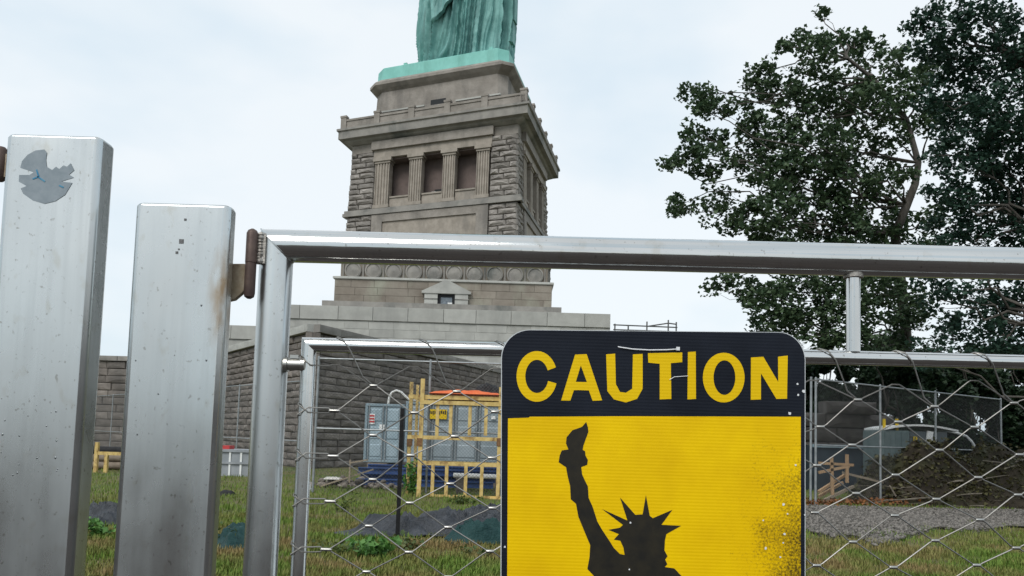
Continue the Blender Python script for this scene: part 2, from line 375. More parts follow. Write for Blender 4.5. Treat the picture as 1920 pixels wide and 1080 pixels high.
for face in (0, 1):
    fn = FM(face)
    # corner masses behind the rusticated blocks
    for bx_ in [(-7.0, -4.85, -1.6, -.22, 15, 24.2), (5.0, 7.0, -1.6, -.22, 15, 24.2)] if face == 0 else [(-6.8, -4.85, -1.6, -.22, 15, 24.2), (5.0, 6.9, -1.6, -.22, 15, 24.2)]:
        FB(face, 'corner_mass', M['quoin'], [bx_])
    # lower panel wall below the string course, with a raised surround and a sunk field
    FB(face, 'panel_wall', M['pier'], [(-4.85, 5.0, -1.2, .02, 15, 18.35)])
    for bx_ in [(-4.85, 5.0, .02, .16, 17.75, 18.35), (-4.85, -3.9, .02, .16, 15, 17.75), (4.05, 5.0, .02, .16, 15, 17.75)]: FB(face, 'panel_frame', M['stone'], [bx_])
    # string course
    FB(face, 'string_course', M['cornice'], [(-7.5, 7.62, -.6, .26, 18.38, 18.62), (-7.4, 7.5, -.6, .14, 18.62, 18.86)] if face == 0 else [(-7.2, 7.5, -.6, .262, 18.38, 18.62), (-7.2, 7.4, -.6, .142, 18.62, 18.86)])
    # parapets between the piers
    for a, b in ((-3.42, -1.8), (-.6, 1.06), (2.22, 3.84)):
        FB(face, 'sill_panel', M['pier'], [(a-.01, b+.01, -.7, -.12, 18.86, 19.62), (a-.01, b+.01, -.75, -.03, 19.62, 19.74)])
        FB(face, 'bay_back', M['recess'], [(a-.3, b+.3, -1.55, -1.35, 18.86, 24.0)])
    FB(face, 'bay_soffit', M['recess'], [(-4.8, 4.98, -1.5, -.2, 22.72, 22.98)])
    # fluted piers with base, shaft and capital
    for a, b in ((-4.84, -3.42), (-1.8, -.6), (1.06, 2.22), (3.84, 4.99)):
        q = MB(); n_ = 5; pr = []; wd = (b-a-.16); x0 = a+.08
        for k in range(n_):
            s0 = x0+wd*k/n_; s1 = x0+wd*(k+1)/n_; g0 = s0+(s1-s0)*.24; g1 = s1-(s1-s0)*.24
            pr += [(s0, .10), (g0, .10), ((g0*2+g1)/3, .0), ((g0+g1*2)/3, .0), (g1, .10)]
        pr += [(x0+wd, .10), (x0+wd, -.75), (x0, -.75)]
        q.loft([[fn(s, o, z) for s, o in pr] for z in (19.1, 22.42)])
        pi = q.obj('pier', M['pier'], ped)
        FB(face, 'pier_base', M['pier'], [(a, b, -.8, .16, 18.86, 19.12)], parent=pi)
        FB(face, 'pier_capital', M['pier'], [(a+.02, b-.02, -.8, .17, 22.42, 22.58), (a-.1, b+.1, -.8, .28, 22.58, 22.86)], parent=pi)
    # architrave and the projecting frieze band above
    FB(face, 'architrave', M['pier'], [(-4.95, 5.1, -1.2, .14, 22.86, 23.5)])
    FB(face, 'frieze_band', M['stone'], [(-5.12, 5.22, -1.2, .38, 23.5, 24.16)])
    # corner cap course under the cornice
    for bx_ in [(-7.05, -5.14, -1.2, -.02, 23.45, 24.2), (5.24, 7.1, -1.2, -.02, 23.45, 24.2)] if face == 0 else [(-6.9, -5.14, -1.2, -.022, 23.45, 24.19), (5.24, 7.0, -1.2, -.022, 23.45, 24.19)]:
        FB(face, 'corner_cap', M['stone'], [bx_])
    # rusticated blocks
    r = random.Random(3+face); ax = EX if face == 0 else EY; axn = ax.normalized(); sc = ax.length
    rz = math.atan2(axn.y, axn.x); nout = Vector((axn.y, -axn.x, 0))
    for (s0, s1) in ((-7.25, -4.87), (5.02, 7.3)):
        z = 15.02; k = 0
        while z < 23.4:
            ch = .42
            if 18.2 < z+ch/2 < 18.95: z = 18.88; continue
            if z < 18.3 and z+ch > 18.36: ch = 18.36-z
            if z > 18.8 and z+ch > 23.45: ch = 23.45-z
            if ch < .1: z += ch+1e-3; continue
            cut = (.34, .63, .5)[k % 3]+r.uniform(-.06, .06); edges = [s0, s0+(s1-s0)*cut, s1]
            inner = hw(z+.2)
            lo = -inner if face == 0 else -inner+.05
            for e0, e1 in zip(edges, edges[1:]):
                e0, e1 = max(e0, lo), min(e1, inner)
                c = Vector(fn((e0+e1)/2, 0, z+ch/2)) - nout*.16
                piece('rusticated_block', r.choice(ROUGH), ped, c, rz, ((e1-e0)*sc-.03, .46*r.uniform(.85, 1.2), ch-.025))
            z += ch; k += 1
# cornice and parapet
m = MB(); m.loft([sq(7.12, 24.16), sq(7.5, 24.34), sq(7.62, 24.5), sq(7.97, 24.5), sq(7.97, 25.08), sq(8.1, 25.14), sq(8.1, 25.3), sq(7.9, 25.34)]); m.obj('cornice', M['cornice'], ped)
for face in range(4):
    def pf(s, o, z, face=face):                                   # o outward
        h = 7.86+o
        return TP(*((s, -h), (h, s), (-s, h), (-h, -s))[face], z)
    q = MB()
    q.boxf(-7.85, 7.85, -.45, -.12, 25.34, 25.95, pf); q.boxf(-7.8, 7.8, -.48, -.05, 25.95, 26.1, pf); q.boxf(-7.85, 7.85, -.46, -.06, 25.34, 25.5, pf)
    q.obj('parapet', M['stone'], ped)
    for k in range(6):
        s = -7.6+k*3.04
        if k == 5: continue
        q = MB(); q.boxf(s-.25, s+.25, -.5, 0.0, 25.34, 26.24, pf); q.boxf(s-.29, s+.29, -.54, .04, 26.24, 26.4, pf)
        q.obj('parapet_post', M['stone'], ped)
# plinth under the statue (chamfered)
m = MB(); m.loft([sq(6.1, 25.3, .7), sq(6.05, 26.95, .7), sq(5.8, 27.0, .7), sq(5.72, 28.75, .7), sq(6.0, 28.95, .75), sq(6.28, 29.2, .8), sq(6.28, 29.42, .8), sq(5.9, 29.72, .75)])
plinth = m.obj('plinth', M['stone'], ped)
fx = lambda s, o, z: TP(s, -6.06-o, z)
for a_, b_ in ((-5.4, -1.0), (1.7, 5.4)): m = MB(); m.boxf(a_, b_, -.1, .06, 26.93, 27.05, fx); m.obj('plinth_ledge', M['granite'], plinth)
m = MB(); m.boxf(-.55, .75, -.25, .02, 27.05, 27.45, lambda s, o, z: TP(s, -5.8-o, z)); m.obj('slot_window', M['dark'], plinth)
# window in the middle bay
m = MB(); m.boxf(.1, .98, -1.36, -1.28, 19.74, 20.3, FM(0)); wn = m.obj('window', M['dark'], ped)
m = MB(); m.boxf(.42, .96, -1.28, -1.25, 19.76, 20.1, FM(0)); m.obj('pane', M['glass'], wn)
m = MB(); m.boxf(.06, .42, -.72, -.55, 19.741, 19.92, FM(0)); m.obj('floodlight', M['wht'], ped)
m = MB(); m.boxf(-3.3, -3.1, -.72, -.55, 19.741, 19.9, FM(0)); m.obj('floodlight', M['wht'], ped)

# lower stage
LC = Vector((-5.12, 62.1, 0)); LH = 7.6; ly = LC.y-LH; lz = lambda z: z+DZ
def LB(x0, x1, o0, o1, z0, z1): return (LC.x+x0, LC.x+x1, ly-o1, ly-o0, lz(z0), lz(z1))
m = MB()
def lsq(h, z): return [(LC.x-h, LC.y-h, lz(z)), (LC.x+h, LC.y-h, lz(z)), (LC.x+h, LC.y+h, lz(z)), (LC.x-h, LC.y+h, lz(z))]
# body, then sloped weathering up to the shaft
m.loft([lsq(7.75, 10.2), lsq(7.72, 12.5), lsq(7.45, 12.52), lsq(7.45, 14.05)])
m.loft([lsq(7.75, 14.05), lsq(7.75, 14.35), [tuple(Vector(q)) for q in sq(7.55, 14.9)], sq(7.5, 15.1)]); m.obj('lower_stage', M['ashlar'], ped)
m = MB(); m.loft([lsq(7.72, 12.5), lsq(7.9, 12.55), lsq(7.9, 12.68), lsq(7.6, 12.76)]); m.obj('base_moulding', M['granite'], ped)
m = MB(); m.loft([lsq(8.45, 10.3), lsq(8.45, 10.82), lsq(7.9, 10.84)]); m.obj('base_step', M['cornice'], ped)
for side in (0, 1):
    ax = (1, 0) if side == 0 else (0, 1)
    for k in range(10):
        s = -6.55+k*1.456
        c = Vector((LC.x+s, ly+.15, lz(13.22))) if side == 0 else Vector((LC.x+LH-.15, LC.y+s, lz(13.22)))
        n_ = Vector((0, -1, 0)) if side == 0 else Vector((1, 0, 0)); e1 = Vector((1, 0, 0)) if side == 0 else Vector((0, 1, 0)); e2 = Vector((0, 0, 1))
        q = MB(); ring = lambda rr, o: [c+n_*o+(e1*math.cos(2*PI*j/28)+e2*math.sin(2*PI*j/28))*rr for j in range(28)]
        q.loft([ring(.60, -.05), ring(.60, .16), ring(.50, .22), ring(.46, .15), ring(.30, .18), ring(.05, .27)]); dk = q.obj('shield_disc', M['cornice'], ped, smooth=True)
        for sgn in (-1, 1):
            q = MB(); o = c+e1*(sgn*.70); a_ = o-e1*.035-e2*.62; b_ = o+e1*.035+e2*.62
            q.slab([a_-n_*.05, a_+e1*.07-n_*.05, b_-n_*.05, b_-e1*.07-n_*.05], n_*.14)
            q.obj('disc_frame', M['cornice'], dk)
wall_face(ped, (LC.x-7.78, LC.y-7.78), (LC.x+7.78, LC.y-7.78), lz(10.84), lz(12.5), .55, 1.9, ASH, .3, name='ashlar_block', joint=.014, seed=8, var=.25, dv=.03)
wall_face(ped, (LC.x+7.78, LC.y-7.6), (LC.x+7.78, LC.y+7.6), lz(10.84), lz(12.5), .55, 1.9, ASH, .3, name='ashlar_block', joint=.014, seed=9, var=.25, dv=.03)
# pedimented doorway
dx = W(838, 550, ly).x; fy = ly-.2
q = MB(); q.boxf(dx-.62, dx+.62, fy-.04, fy+.06, lz(10.84), lz(11.62)); door = q.obj('doorway', M['dark'], ped)
for sg in (-1, 1):
    e0_, e1_ = sorted((dx+sg*.62, dx+sg*1.55))
    q = MB(); q.boxf(e0_, e1_, fy-.28, fy+.05, lz(10.84), lz(11.62)); q.obj('door_jamb', M['granite'], door)
    q = MB(); q.boxf(e0_-.06*(sg < 0), e1_+.06*(sg > 0), fy-.32, fy+.04, lz(11.2), lz(11.26)); q.obj('jamb_band', M['cornice'], door)
q = MB(); q.boxf(dx-1.75, dx+1.75, fy-.36, fy+.05, lz(11.62), lz(11.80)); q.slab([(dx-1.72, fy-.3, lz(11.8)), (dx+1.72, fy-.3, lz(11.8)), (dx+.2, fy-.3, lz(12.55)), (dx-.2, fy-.3, lz(12.55))], (0, .33, 0)); q.obj('pediment', M['granite'], door)
q = MB(); q.boxf(dx-.40, dx+.40, fy-.06, fy-.02, lz(10.9), lz(11.38)); q.obj('pane', mat('door_glass', (.10, .12, .14), (.2, .23, .26), 6, .1, spec=.6), door)
q = MB(); q.boxf(dx+.1, dx+.42, fy-.09, fy-.05, lz(10.9), lz(11.02)); q.obj('notice', M['wht'], door)

# ------------------------------------------------------------------ copper statue (its base and lower robe are in view)
st = thing('copper_statue', TP(0, 0, 29.72), 'green copper statue in a long draped robe standing on the pedestal', 'statue')
m = MB(); m.loft([sq(5.78, 29.72, .75), sq(5.74, 30.72, .75), sq(5.66, 30.78, .75)]); m.obj('base_plate', M['copperp'], st)
for bx_ in ((-3.2, -2.9, -5.6, -5.4, 30.77, 30.95), (4.2, 4.5, -5.55, -5.35, 30.77, 31.02)): m = MB(); m.boxf(*bx_, TP); m.obj('base_fitting', M['copperp'], st)
def ridge(x, p=.75): return (1-abs(math.sin(x))**p)
UC, VC = .85, -.3
def robe_r(ph, z, fold=1.0):
    t = (z-30.75)
    a, b = 4.0+.10*t if t < 4 else 4.4-.02*(t-4), 3.7+.05*min(t, 4)
    flare = .35*math.exp(-t*1.1)
    base = 1/math.sqrt((math.cos(ph)/a)**2+(math.sin(ph)/b)**2)+flare*0.5
    left = 1/(1+math.exp(-(-math.cos(ph)*3+.3)))             # 1 on the left half
    w_ = mnoise.noise(Vector((ph*2.2, z*.10, 3)))*1.4
    ph2 = ph - left*.13*t*math.exp(-t*.09) + w_*.05 + .02*math.sin(z*.9+ph*3)
    f1 = ridge(ph2*8.5+w_)*.5; f2 = ridge(ph2*19+1+w_*2, .7)*.36; f3 = ridge(ph2*41+w_*3, .8)*.15
    big = mnoise.noise(Vector((math.cos(ph)*1.3, math.sin(ph)*1.3, z*.16)))*.30
    return base+fold*(f1+f2+f3-.42)+big
NP_, NZ = 420, 80; vs = []; fs = []
ztop = 47.0
for j in range(NZ+1):
    z = 30.75+(ztop-30.75)*(j/NZ)**1.25
    for k in range(NP_):
        ph = 2*PI*k/NP_; r = robe_r(ph, z)*(1 if z < 40 else 1-.055*(z-40))
        vs.append(TP(UC+r*math.cos(ph), VC+r*math.sin(ph)/ASP, z))
for j in range(NZ):
    for k in range(NP_): a, b = j*NP_+k, j*NP_+(k+1) % NP_; fs.append((a, b, b+NP_, a+NP_))
fs.append(tuple(range(NZ*NP_, NZ*NP_+NP_)))
MB().add(vs, fs).obj('robe', M['copper'], st, smooth=True, angle=75)
# mantle falling over the left side, its hem sweeping up towards the front
vs = []; fs = []; NA, NB = 140, 46
for i in range(NA+1):
    ph = math.radians(-76-150*i/NA)                          # front round the left to the back
    u_ = i/NA; hem = 36.9-3.1*min(1, u_/.30)**.8 + (.25*math.sin(u_*60) if u_ > .3 else 0) - .3*max(0, u_-.3)
    for j in range(NB+1):
        z = hem+(46.5-hem)*(j/NB)**1.3
        w_ = mnoise.noise(Vector((ph*1.6, z*.2, 9)))
        fold = ridge(ph*8+(z-hem)*.45+w_*1.5)*.26+ridge(ph*19+(z-hem)*.5+w_*3)*.10
        r = robe_r(ph, z, .15)*(1 if z < 40 else 1-.055*(z-40))+.22-1.3*max(0, min(1, (u_-.27)/.14))+fold-(.30 if j == 0 else 0)+.1*math.exp(-(z-hem)*2)
        vs.append(TP(UC+r*math.cos(ph), VC+r*math.sin(ph)/ASP, z))
for i in range(NA):
    for j in range(NB): a = i*(NB+1)+j; fs.append((a, a+NB+1, a+NB+2, a+1))
MB().add(vs, fs).obj('mantle', M['copper'], st, smooth=True, angle=75)
# the trailing right edge of the drapery (ragged folds against the sky)
for z0, z1, o in ((33.4, 35.4, .35), (35.2, 38.4, .5), (31.9, 33.6, .2)):
    c0 = robe_r(.12, (z0+z1)/2)
    q = MB(); q.loft([[TP(UC+c0-.4+o*x, VC-.9+y, z) for x, y in ((0, 0), (1, .25), (1.1, 1.2), (0, 1.5))] for z in (z0, (z0*2+z1)/3, z1)])
    q.obj('drapery_fold', M['copper'], st)

# ------------------------------------------------------------------ steel posts
GY = 1.25                                              # distance of the gate plane
def rounded(cx, cy, w_, d_, r, z, n=5):
    pts = []
    for sx, sy, a0 in ((1, -1, -90), (1, 1, 0), (-1, 1, 90), (-1, -1, 180)):
        for k in range(n+1):
            a = math.radians(a0+90*k/n); pts.append((cx+sx*(w_/2-r)+r*math.cos(a), cy+sy*(d_/2-r)+r*math.sin(a), z))
    return pts
def post(name, x0, x1, yf, d_, ztop, label, mt=None):
    cx, cy, w_ = (x0+x1)/2, yf+d_/2, x1-x0
    t = thing(name, (cx, cy, 0.012), label, 'post')
    m = MB(); r = .011
    m.loft([rounded(cx, cy, w_, d_, r, .012), rounded(cx, cy, w_, d_, r, ztop-.006), rounded(cx, cy, w_-.004, d_-.004, r, ztop-.002), rounded(cx, cy, w_-.012, d_-.012, r-.004, ztop)])
    m.obj('post_body', mt or M['steel'], t, smooth=True, angle=60, wn=True); return t
YF = 1.185
xa, xb = W(252, 385, YF).x, W(431, 385, YF).x
p2 = post('gate_post', xa, xb, YF, .036, W(340, 380, YF).z, 'shorter stainless steel gate post carrying the rusty hinge', steel('rust_stained_steel', (.62, .64, .635), .29, rust=(W(420, 555, YF), (.03, .08, .10))))
xc, xd = W(9, 260, YF).x, W(188, 260, YF).x
p1 = post('gate_post', xc, xd, YF, .05, W(95, 251, YF).z, 'taller stainless steel post with a torn round grey sticker')
# torn sticker
def z3(x, y, Y): return W(x/2.7, 220+y/2.7, Y)
stk = [(225, 163), (238, 180), (233, 215), (237, 250), (265, 267), (284, 250), (300, 262), (322, 243), (340, 250), (358, 233), (376, 268), (350, 290), (374, 305), (310, 325), (366, 332), (330, 392), (280, 425), (225, 438), (165, 420), (118, 387), (105, 360), (135, 348), (95, 325), (98, 292), (150, 292), (172, 278), (103, 255), (112, 222), (140, 190), (180, 168)]
M['sticker'] = mat('sticker_film', (.22, .265, .295), (.28, .325, .355), 60, .6)
M['bluemark'] = mat('blue_ink', (.03, .20, .36), (.10, .30, .42), 90, .6)
tag(MB().slab([z3(x, y, YF-.0004) for x, y in stk], (0, -.0004, 0)).obj('sticker', M['sticker'], None, loc=z3(225, 438, YF)), 'torn round grey sticker peeling off the taller steel post', 'sticker')
q = MB()
for a, b in (((185, 265), (196, 300)), ((196, 300), (165, 312)), ((190, 300), (228, 325)), ((300, 345), (322, 355))): q.bar(z3(*a, YF-.001), z3(*b, YF-.001), .0008, .0022)
q.obj('blue_scrawl', M['bluemark'], bpy.data.objects['sticker'])
q = MB()
for x, y, s in ((938, 518, 7), (918, 628, 14), (895, 685, 8), (905, 668, 5)): q.box(z3(x, y, YF-.0004), (s*.0005, .0006, s*.0005), 0)
q.obj('dark_marks', mat('dark_residue', (.10, .10, .10), (.2, .2, .2), 200, .7), p2)
# hinge barrel at the far side of the tall post
q = MB(); h0, h1 = W(1, 336, 1.2), W(3, 272, 1.2); x_ = W(0, 300, 1.2).x-.006
q.tube([(x_, 1.21, h0.z), (x_, 1.21, h0.z+.006), (x_, 1.21, h1.z-.006), (x_, 1.21, h1.z)], [.006, .011, .011, .006], 12); q.obj('hinge_barrel', M['hinge'], p1, smooth=True)
q = MB(); q.boxf(x_, xc+.004, 1.206, 1.214, h0.z+.006, h1.z-.012); q.obj('hinge_plate', M['rust'], p1)
# rain drops and weld pits on the posts
rr = random.Random(5); dm = bpy.data.meshes.new('rain_drop'); dvs = []; dfs = []
for j, (rad, o) in enumerate(((1, 0), (.8, .3), (.4, .5))):
    dvs += [(rad*math.cos(k*PI/4), -o, rad*math.sin(k*PI/4)*1.3) for k in range(8)]
for j in range(2):
    for k in range(8): dfs.append((j*8+k, j*8+(k+1) % 8, j*8+8+(k+1) % 8, j*8+8+k))
dfs.append(tuple(range(16, 24))); dm.from_pydata(dvs, [], dfs)
M['drop'] = mat('water_drop', (.20, .215, .22), rough=.2, metal=.7)
dm.materials.append(M['drop'])
for k in range(34):
    px, py = (rr.uniform(2, 110), rr.uniform(740, 900)) if k < 24 else (rr.uniform(240, 400), rr.uniform(560, 900))
    c = W(px, py, YF); s = rr.uniform(.0007, .0018)
    if k < 24 and c.x > xd-.02: continue
    piece('rain_drop', dm, p1 if k < 24 else p2, (c.x, YF+.0001, c.z), 0, (s, s, s))
# scattered tiny dirt flecks come from the steel material

# ------------------------------------------------------------------ gate
xs = (W(519, 500, GY).x+W(487, 1060, GY).x)/2          # stile axis
R1 = .0268
zr0 = W(560, 462, GY).z; zr1 = W(1900, 494.5, GY).z; xr1 = W(1900, 494, GY).x
zr = lambda x: zr0+(zr1-zr0)*(x-W(560, 462, GY).x)/(xr1-W(560, 462, GY).x)
XE = 1.62                                              # far end of the gate
gate = thing('steel_gate', (xs, GY, .012), 'stainless steel tube gate filled with a diamond cable net', 'gate')
# square-ended tubes with a mitred corner: stile, top rail, far stile, bottom rail
m = MB(); c0, c1 = Vector((xs, GY, zr(xs))), Vector((XE, GY, zr(XE)))
def mseg(p, q, np_, nq, r, n=28):                      # tube p->q whose end rings lie in the planes with normals np_, nq
    p, q = Vector(p), Vector(q); d = (q-p).normalized(); b = Vector((0, 1, 0)); a = b.cross(d).normalized(); rings = []
    for e, nn in ((p, np_), (q, nq)):
        nn = Vector(nn).normalized(); ring = []
        for j in range(n):
            o = a*(r*math.cos(2*PI*j/n))+b*(r*math.sin(2*PI*j/n)); ring.append(e+o-d*(o.dot(nn)/d.dot(nn)))
        rings.append(ring)
    return MB().loft(rings)
zb = .09
mseg((xs, GY, zb), c0, (1, 0, 1), (1, 0, 1), R1).obj('gate_stile', M['steel'], gate, smooth=True, angle=50)
mseg(c0, c1, (1, 0, 1), (1, 0, -1), R1).obj('top_rail', M['rail'], gate, smooth=True, angle=50)
mseg(c1, (XE, GY, zb), (1, 0, -1), (1, 0, 1), R1).obj('gate_stile', M['steel'], gate, smooth=True, angle=50)
mseg((XE, GY, zb), (xs, GY, zb), (1, 0, 1), (1, 0, 1), R1).obj('bottom_rail', M['rail'], gate, smooth=True, angle=50)
# weld bead round the mitre
q = MB(); ring = []
for j in range(33):
    a = 2*PI*j/32; ox, oy = R1*1.005*math.cos(a), R1*1.005*math.sin(a); ring.append(c0+Vector((-ox, oy, ox)))
q.tube(ring, .0012, 6, cap=False); q.obj('weld_bead', M['steel'], gate, smooth=True)
# inner frame
R2 = .0120
xi = (W(578, 700, GY).x+W(558, 1070, GY).x)/2; zi0 = W(600, 647, GY).z; zi1 = W(1880, 673, GY).z; XI = XE-.075
i0, i1 = Vector((xi, GY, zi0)), Vector((XI, GY, zi1)); zib = .165
inner = mseg(i0, i1, (1, 0, 1), (1, 0, -1), R2, 20).obj('inner_rail', M['rail'], gate, smooth=True, angle=50)
mseg((xi, GY, zib), i0, (1, 0, 1), (1, 0, 1), R2, 20).obj('inner_stile', M['vrail'], gate, smooth=True, angle=50)
mseg(i1, (XI, GY, zib), (1, 0, -1), (1, 0, 1), R2, 20).obj('inner_stile', M['vrail'], gate, smooth=True, angle=50)
mseg((XI, GY, zib), (xi, GY, zib), (1, 0, 1), (1, 0, 1), R2, 20).obj('inner_rail', M['rail'], gate, smooth=True, angle=50)
for zz in (W(555, 684, GY).z, .42):                    # spacers between stile and inner frame, with their caps
    q = MB(); x0_, x1_ = xs+R1*.7, xi-R2*.4
    q.tube([(x0_, GY-.004, zz), (x1_, GY-.004, zz)], .0095, 16); sp = q.obj('spacer', M['ferrule'], gate, smooth=True)
    for e0_, e1_ in ((xs+R1*.88, xs+R1*.88+.006), (x1_-.004, x1_+.002)): q = MB(); q.tube([(e0_, GY-.004, zz), (e1_, GY-.004, zz)], .0122, 16); q.obj('spacer_ring', M['ferrule'], sp, smooth=True)
    q = MB(); q.box(((x0_+x1_)/2+.002, GY-.004, zz+.0125), (.014, .009, .006)); q.obj('spacer_lug', M['ferrule'], sp)
# upright between top rail and inner frame
for px in (1600, 2900):
    xx = W(1600, 585, GY).x if px == 1600 else 1.3
    q = MB(); q.tube([(xx, GY, zi1+.004), (xx, GY, zr(xx)-.02)], .0108, 16); up = q.obj('upright', M['vrail'], gate, smooth=True)
    q = MB(); q.tube([(xx, GY, zr(xx)-R1-.0035), (xx, GY, zr(xx)-R1+.004)], .0155, 16); q.obj('weld_collar', M['weld'], up, smooth=True)
# hinge
def z5(x, y, Y): return W(400+x/3.373, 400+y/3.373, Y)
hy = GY-.03
bx0, bx1 = z5(237, 300, hy).x, z5(228, 520, hy).x; hx = (bx0+bx1)/2
zt, zm, zl = z5(237, 97, hy).z, z5(235, 312, hy).z, z5(228, 540, hy).z
q = MB(); q.tube([(hx, hy, zm), (hx, hy, zt-.008), (hx, hy, zt-.003), (hx, hy, zt)], [.0092, .0092, .007, .002], 20); hg = q.obj('hinge', M['hinge'], gate, smooth=True)
q = MB(); q.tube([(hx, hy, zl), (hx, hy, zl+.003), (hx, hy, zl+.009), (hx, hy, zm-.0008)], [.003, .0075, .0088, .0088], 20); q.obj('hinge_barrel', M['hinge'], hg, smooth=True)
q = MB(); q.slab([z5(62, 318, hy+.004), z5(200, 318, hy+.004), z5(205, 470, hy+.004), z5(180, 503, hy+.004), z5(130, 545, hy+.004), z5(58, 560, hy+.004)], (0, .012, 0)); q.obj('hinge_plate', M['rust'], hg, bevel=.001)
q = MB(); rr = random.Random(2)
for k in range(9):
    c = Vector((hx+.0125+rr.uniform(-.001, .001), hy+.004, zm+.004+(zt-zm-.012)*k/8)); q.tube([c+Vector((-.005, 0, 0)), c, c+Vector((.006, .004, 0))], [.003, .0048*rr.uniform(.8, 1.2), .003], 8)
q.boxf(hx+.006, hx+.021, hy+.003, hy+.012, zm, zt-.008); q.obj('hinge_weld', M['weld'], hg, smooth=True)
# cable net
DXN, DZN = .0652, .0745; nx0 = W(627, 767, GY).x; nz0 = W(627, 767, GY).z
CY_ = GY-.004; rn = random.Random(9); jit = {}
def node(c, h):                                        # c column, h half-row index (h parity equals c parity)
    k = (c, h)
    if k not in jit:
        a = .0035 if c < 9 else .007
        jit[k] = (rn.uniform(-a, a), rn.uniform(-a, a))
    x = nx0+c*DXN; return Vector((x+jit[k][0], CY_, nz0-h*DZN/2+jit[k][1]))
NC = int((XI-nx0)/DXN)
hmin = -2
hmax = int((nz0-zib-.01)/(DZN/2))
fm = bpy.data.meshes.new('ferrule'); tmp = MB().tube([(-.5, 0, 0), (-.42, 0, 0), (.42, 0, 0), (.5, 0, 0)], [.36, .5, .5, .36], 8); fm.from_pydata(tmp.v, [], tmp.f); fm.materials.append(M['ferrule'])
fm.polygons.foreach_set('use_smooth', [True]*len(fm.polygons))
RC = .00112; nf = 0; ferr_extra = MB()
for h in range(hmin, hmax):                            # one cable for each half row: it waves between half rows h and h+1
    pts = []
    for c in range(0, NC+1):
        hh = h if (c+h) % 2 == 0 else h+1
        p = node(c, hh); up_ = .0016 if hh == h+1 else -.0016
        p = p+Vector((0, 0, up_))
        nxt = -1 if hh == h else 1
        sg_ = -1 if hh == h else 1
        pts += [p+Vector((-.010, 0, .0024*sg_)), p+Vector((-.006, 0, 0)), p+Vector((.006, 0, 0)), p+Vector((.010, 0, .0024*sg_))]
    # ends wrap round the inner stiles
    e = pts[0]; pts = [Vector((xi-R2-.001, GY+.004, e.z-.016*(1 if h % 2 else -1))), Vector((xi-R2*.8, CY_-.010, e.z-.012*(1 if h % 2 else -1)))]+[Vector((xi+R2*.6, CY_-.009, (e.z*.6+pts[0].z*.4)))]+pts
    l = pts[-1]; pts += [Vector((XI-R2*.6, CY_-.009, l.z)), Vector((XI+R2+.001, GY+.004, l.z))]
    # slacker, uneven top edge
    ztop_ = min(zi0, zi1)-R2*.9
    pts = [Vector((p.x, p.y, min(p.z, ztop_))) if h == hmin else p for p in pts]
    MB().tube(pts, RC, 6).obj('cable', M['cable'], gate, smooth=True)
for c in range(0, NC+1):
    for h in range(hmin+1, hmax):
        if (c+h) % 2: continue
        p = node(c, h)
        if h < 12: piece('ferrule', fm, gate, p, 0, (.0130 if c else .0180, .0048, .0048))
        else: ferr_extra.tube([p-Vector((.009, 0, 0)), p+Vector((.009, 0, 0))], .0032, 6)
if ferr_extra.v: ferr_extra.obj('ferrule_row', M['ferrule'], gate, kind='stuff')
for c in range(0, NC, 1):                              # lacing from the net's top nodes over the inner rail
    if (c+hmin+1) % 2: continue
    p = node(c, hmin+1); zt_ = zi0+(zi1-zi0)*((p.x-xi)/(XI-xi))
    t0 = Vector((p.x-.062, GY-.003, zt_+R2+.0012))
    pts = [p, p+Vector((-.018, -.002, .014)), Vector((p.x-.040, CY_-R2*.85, zt_-.006)), Vector((p.x-.052, CY_-R2*.75, zt_+R2*.72)), t0, Vector((p.x-.075, GY+R2*.9, zt_+R2*.6))]
    MB().tube(pts, RC*1.1, 6).obj('lacing_cable', M['cable'], gate, smooth=True)

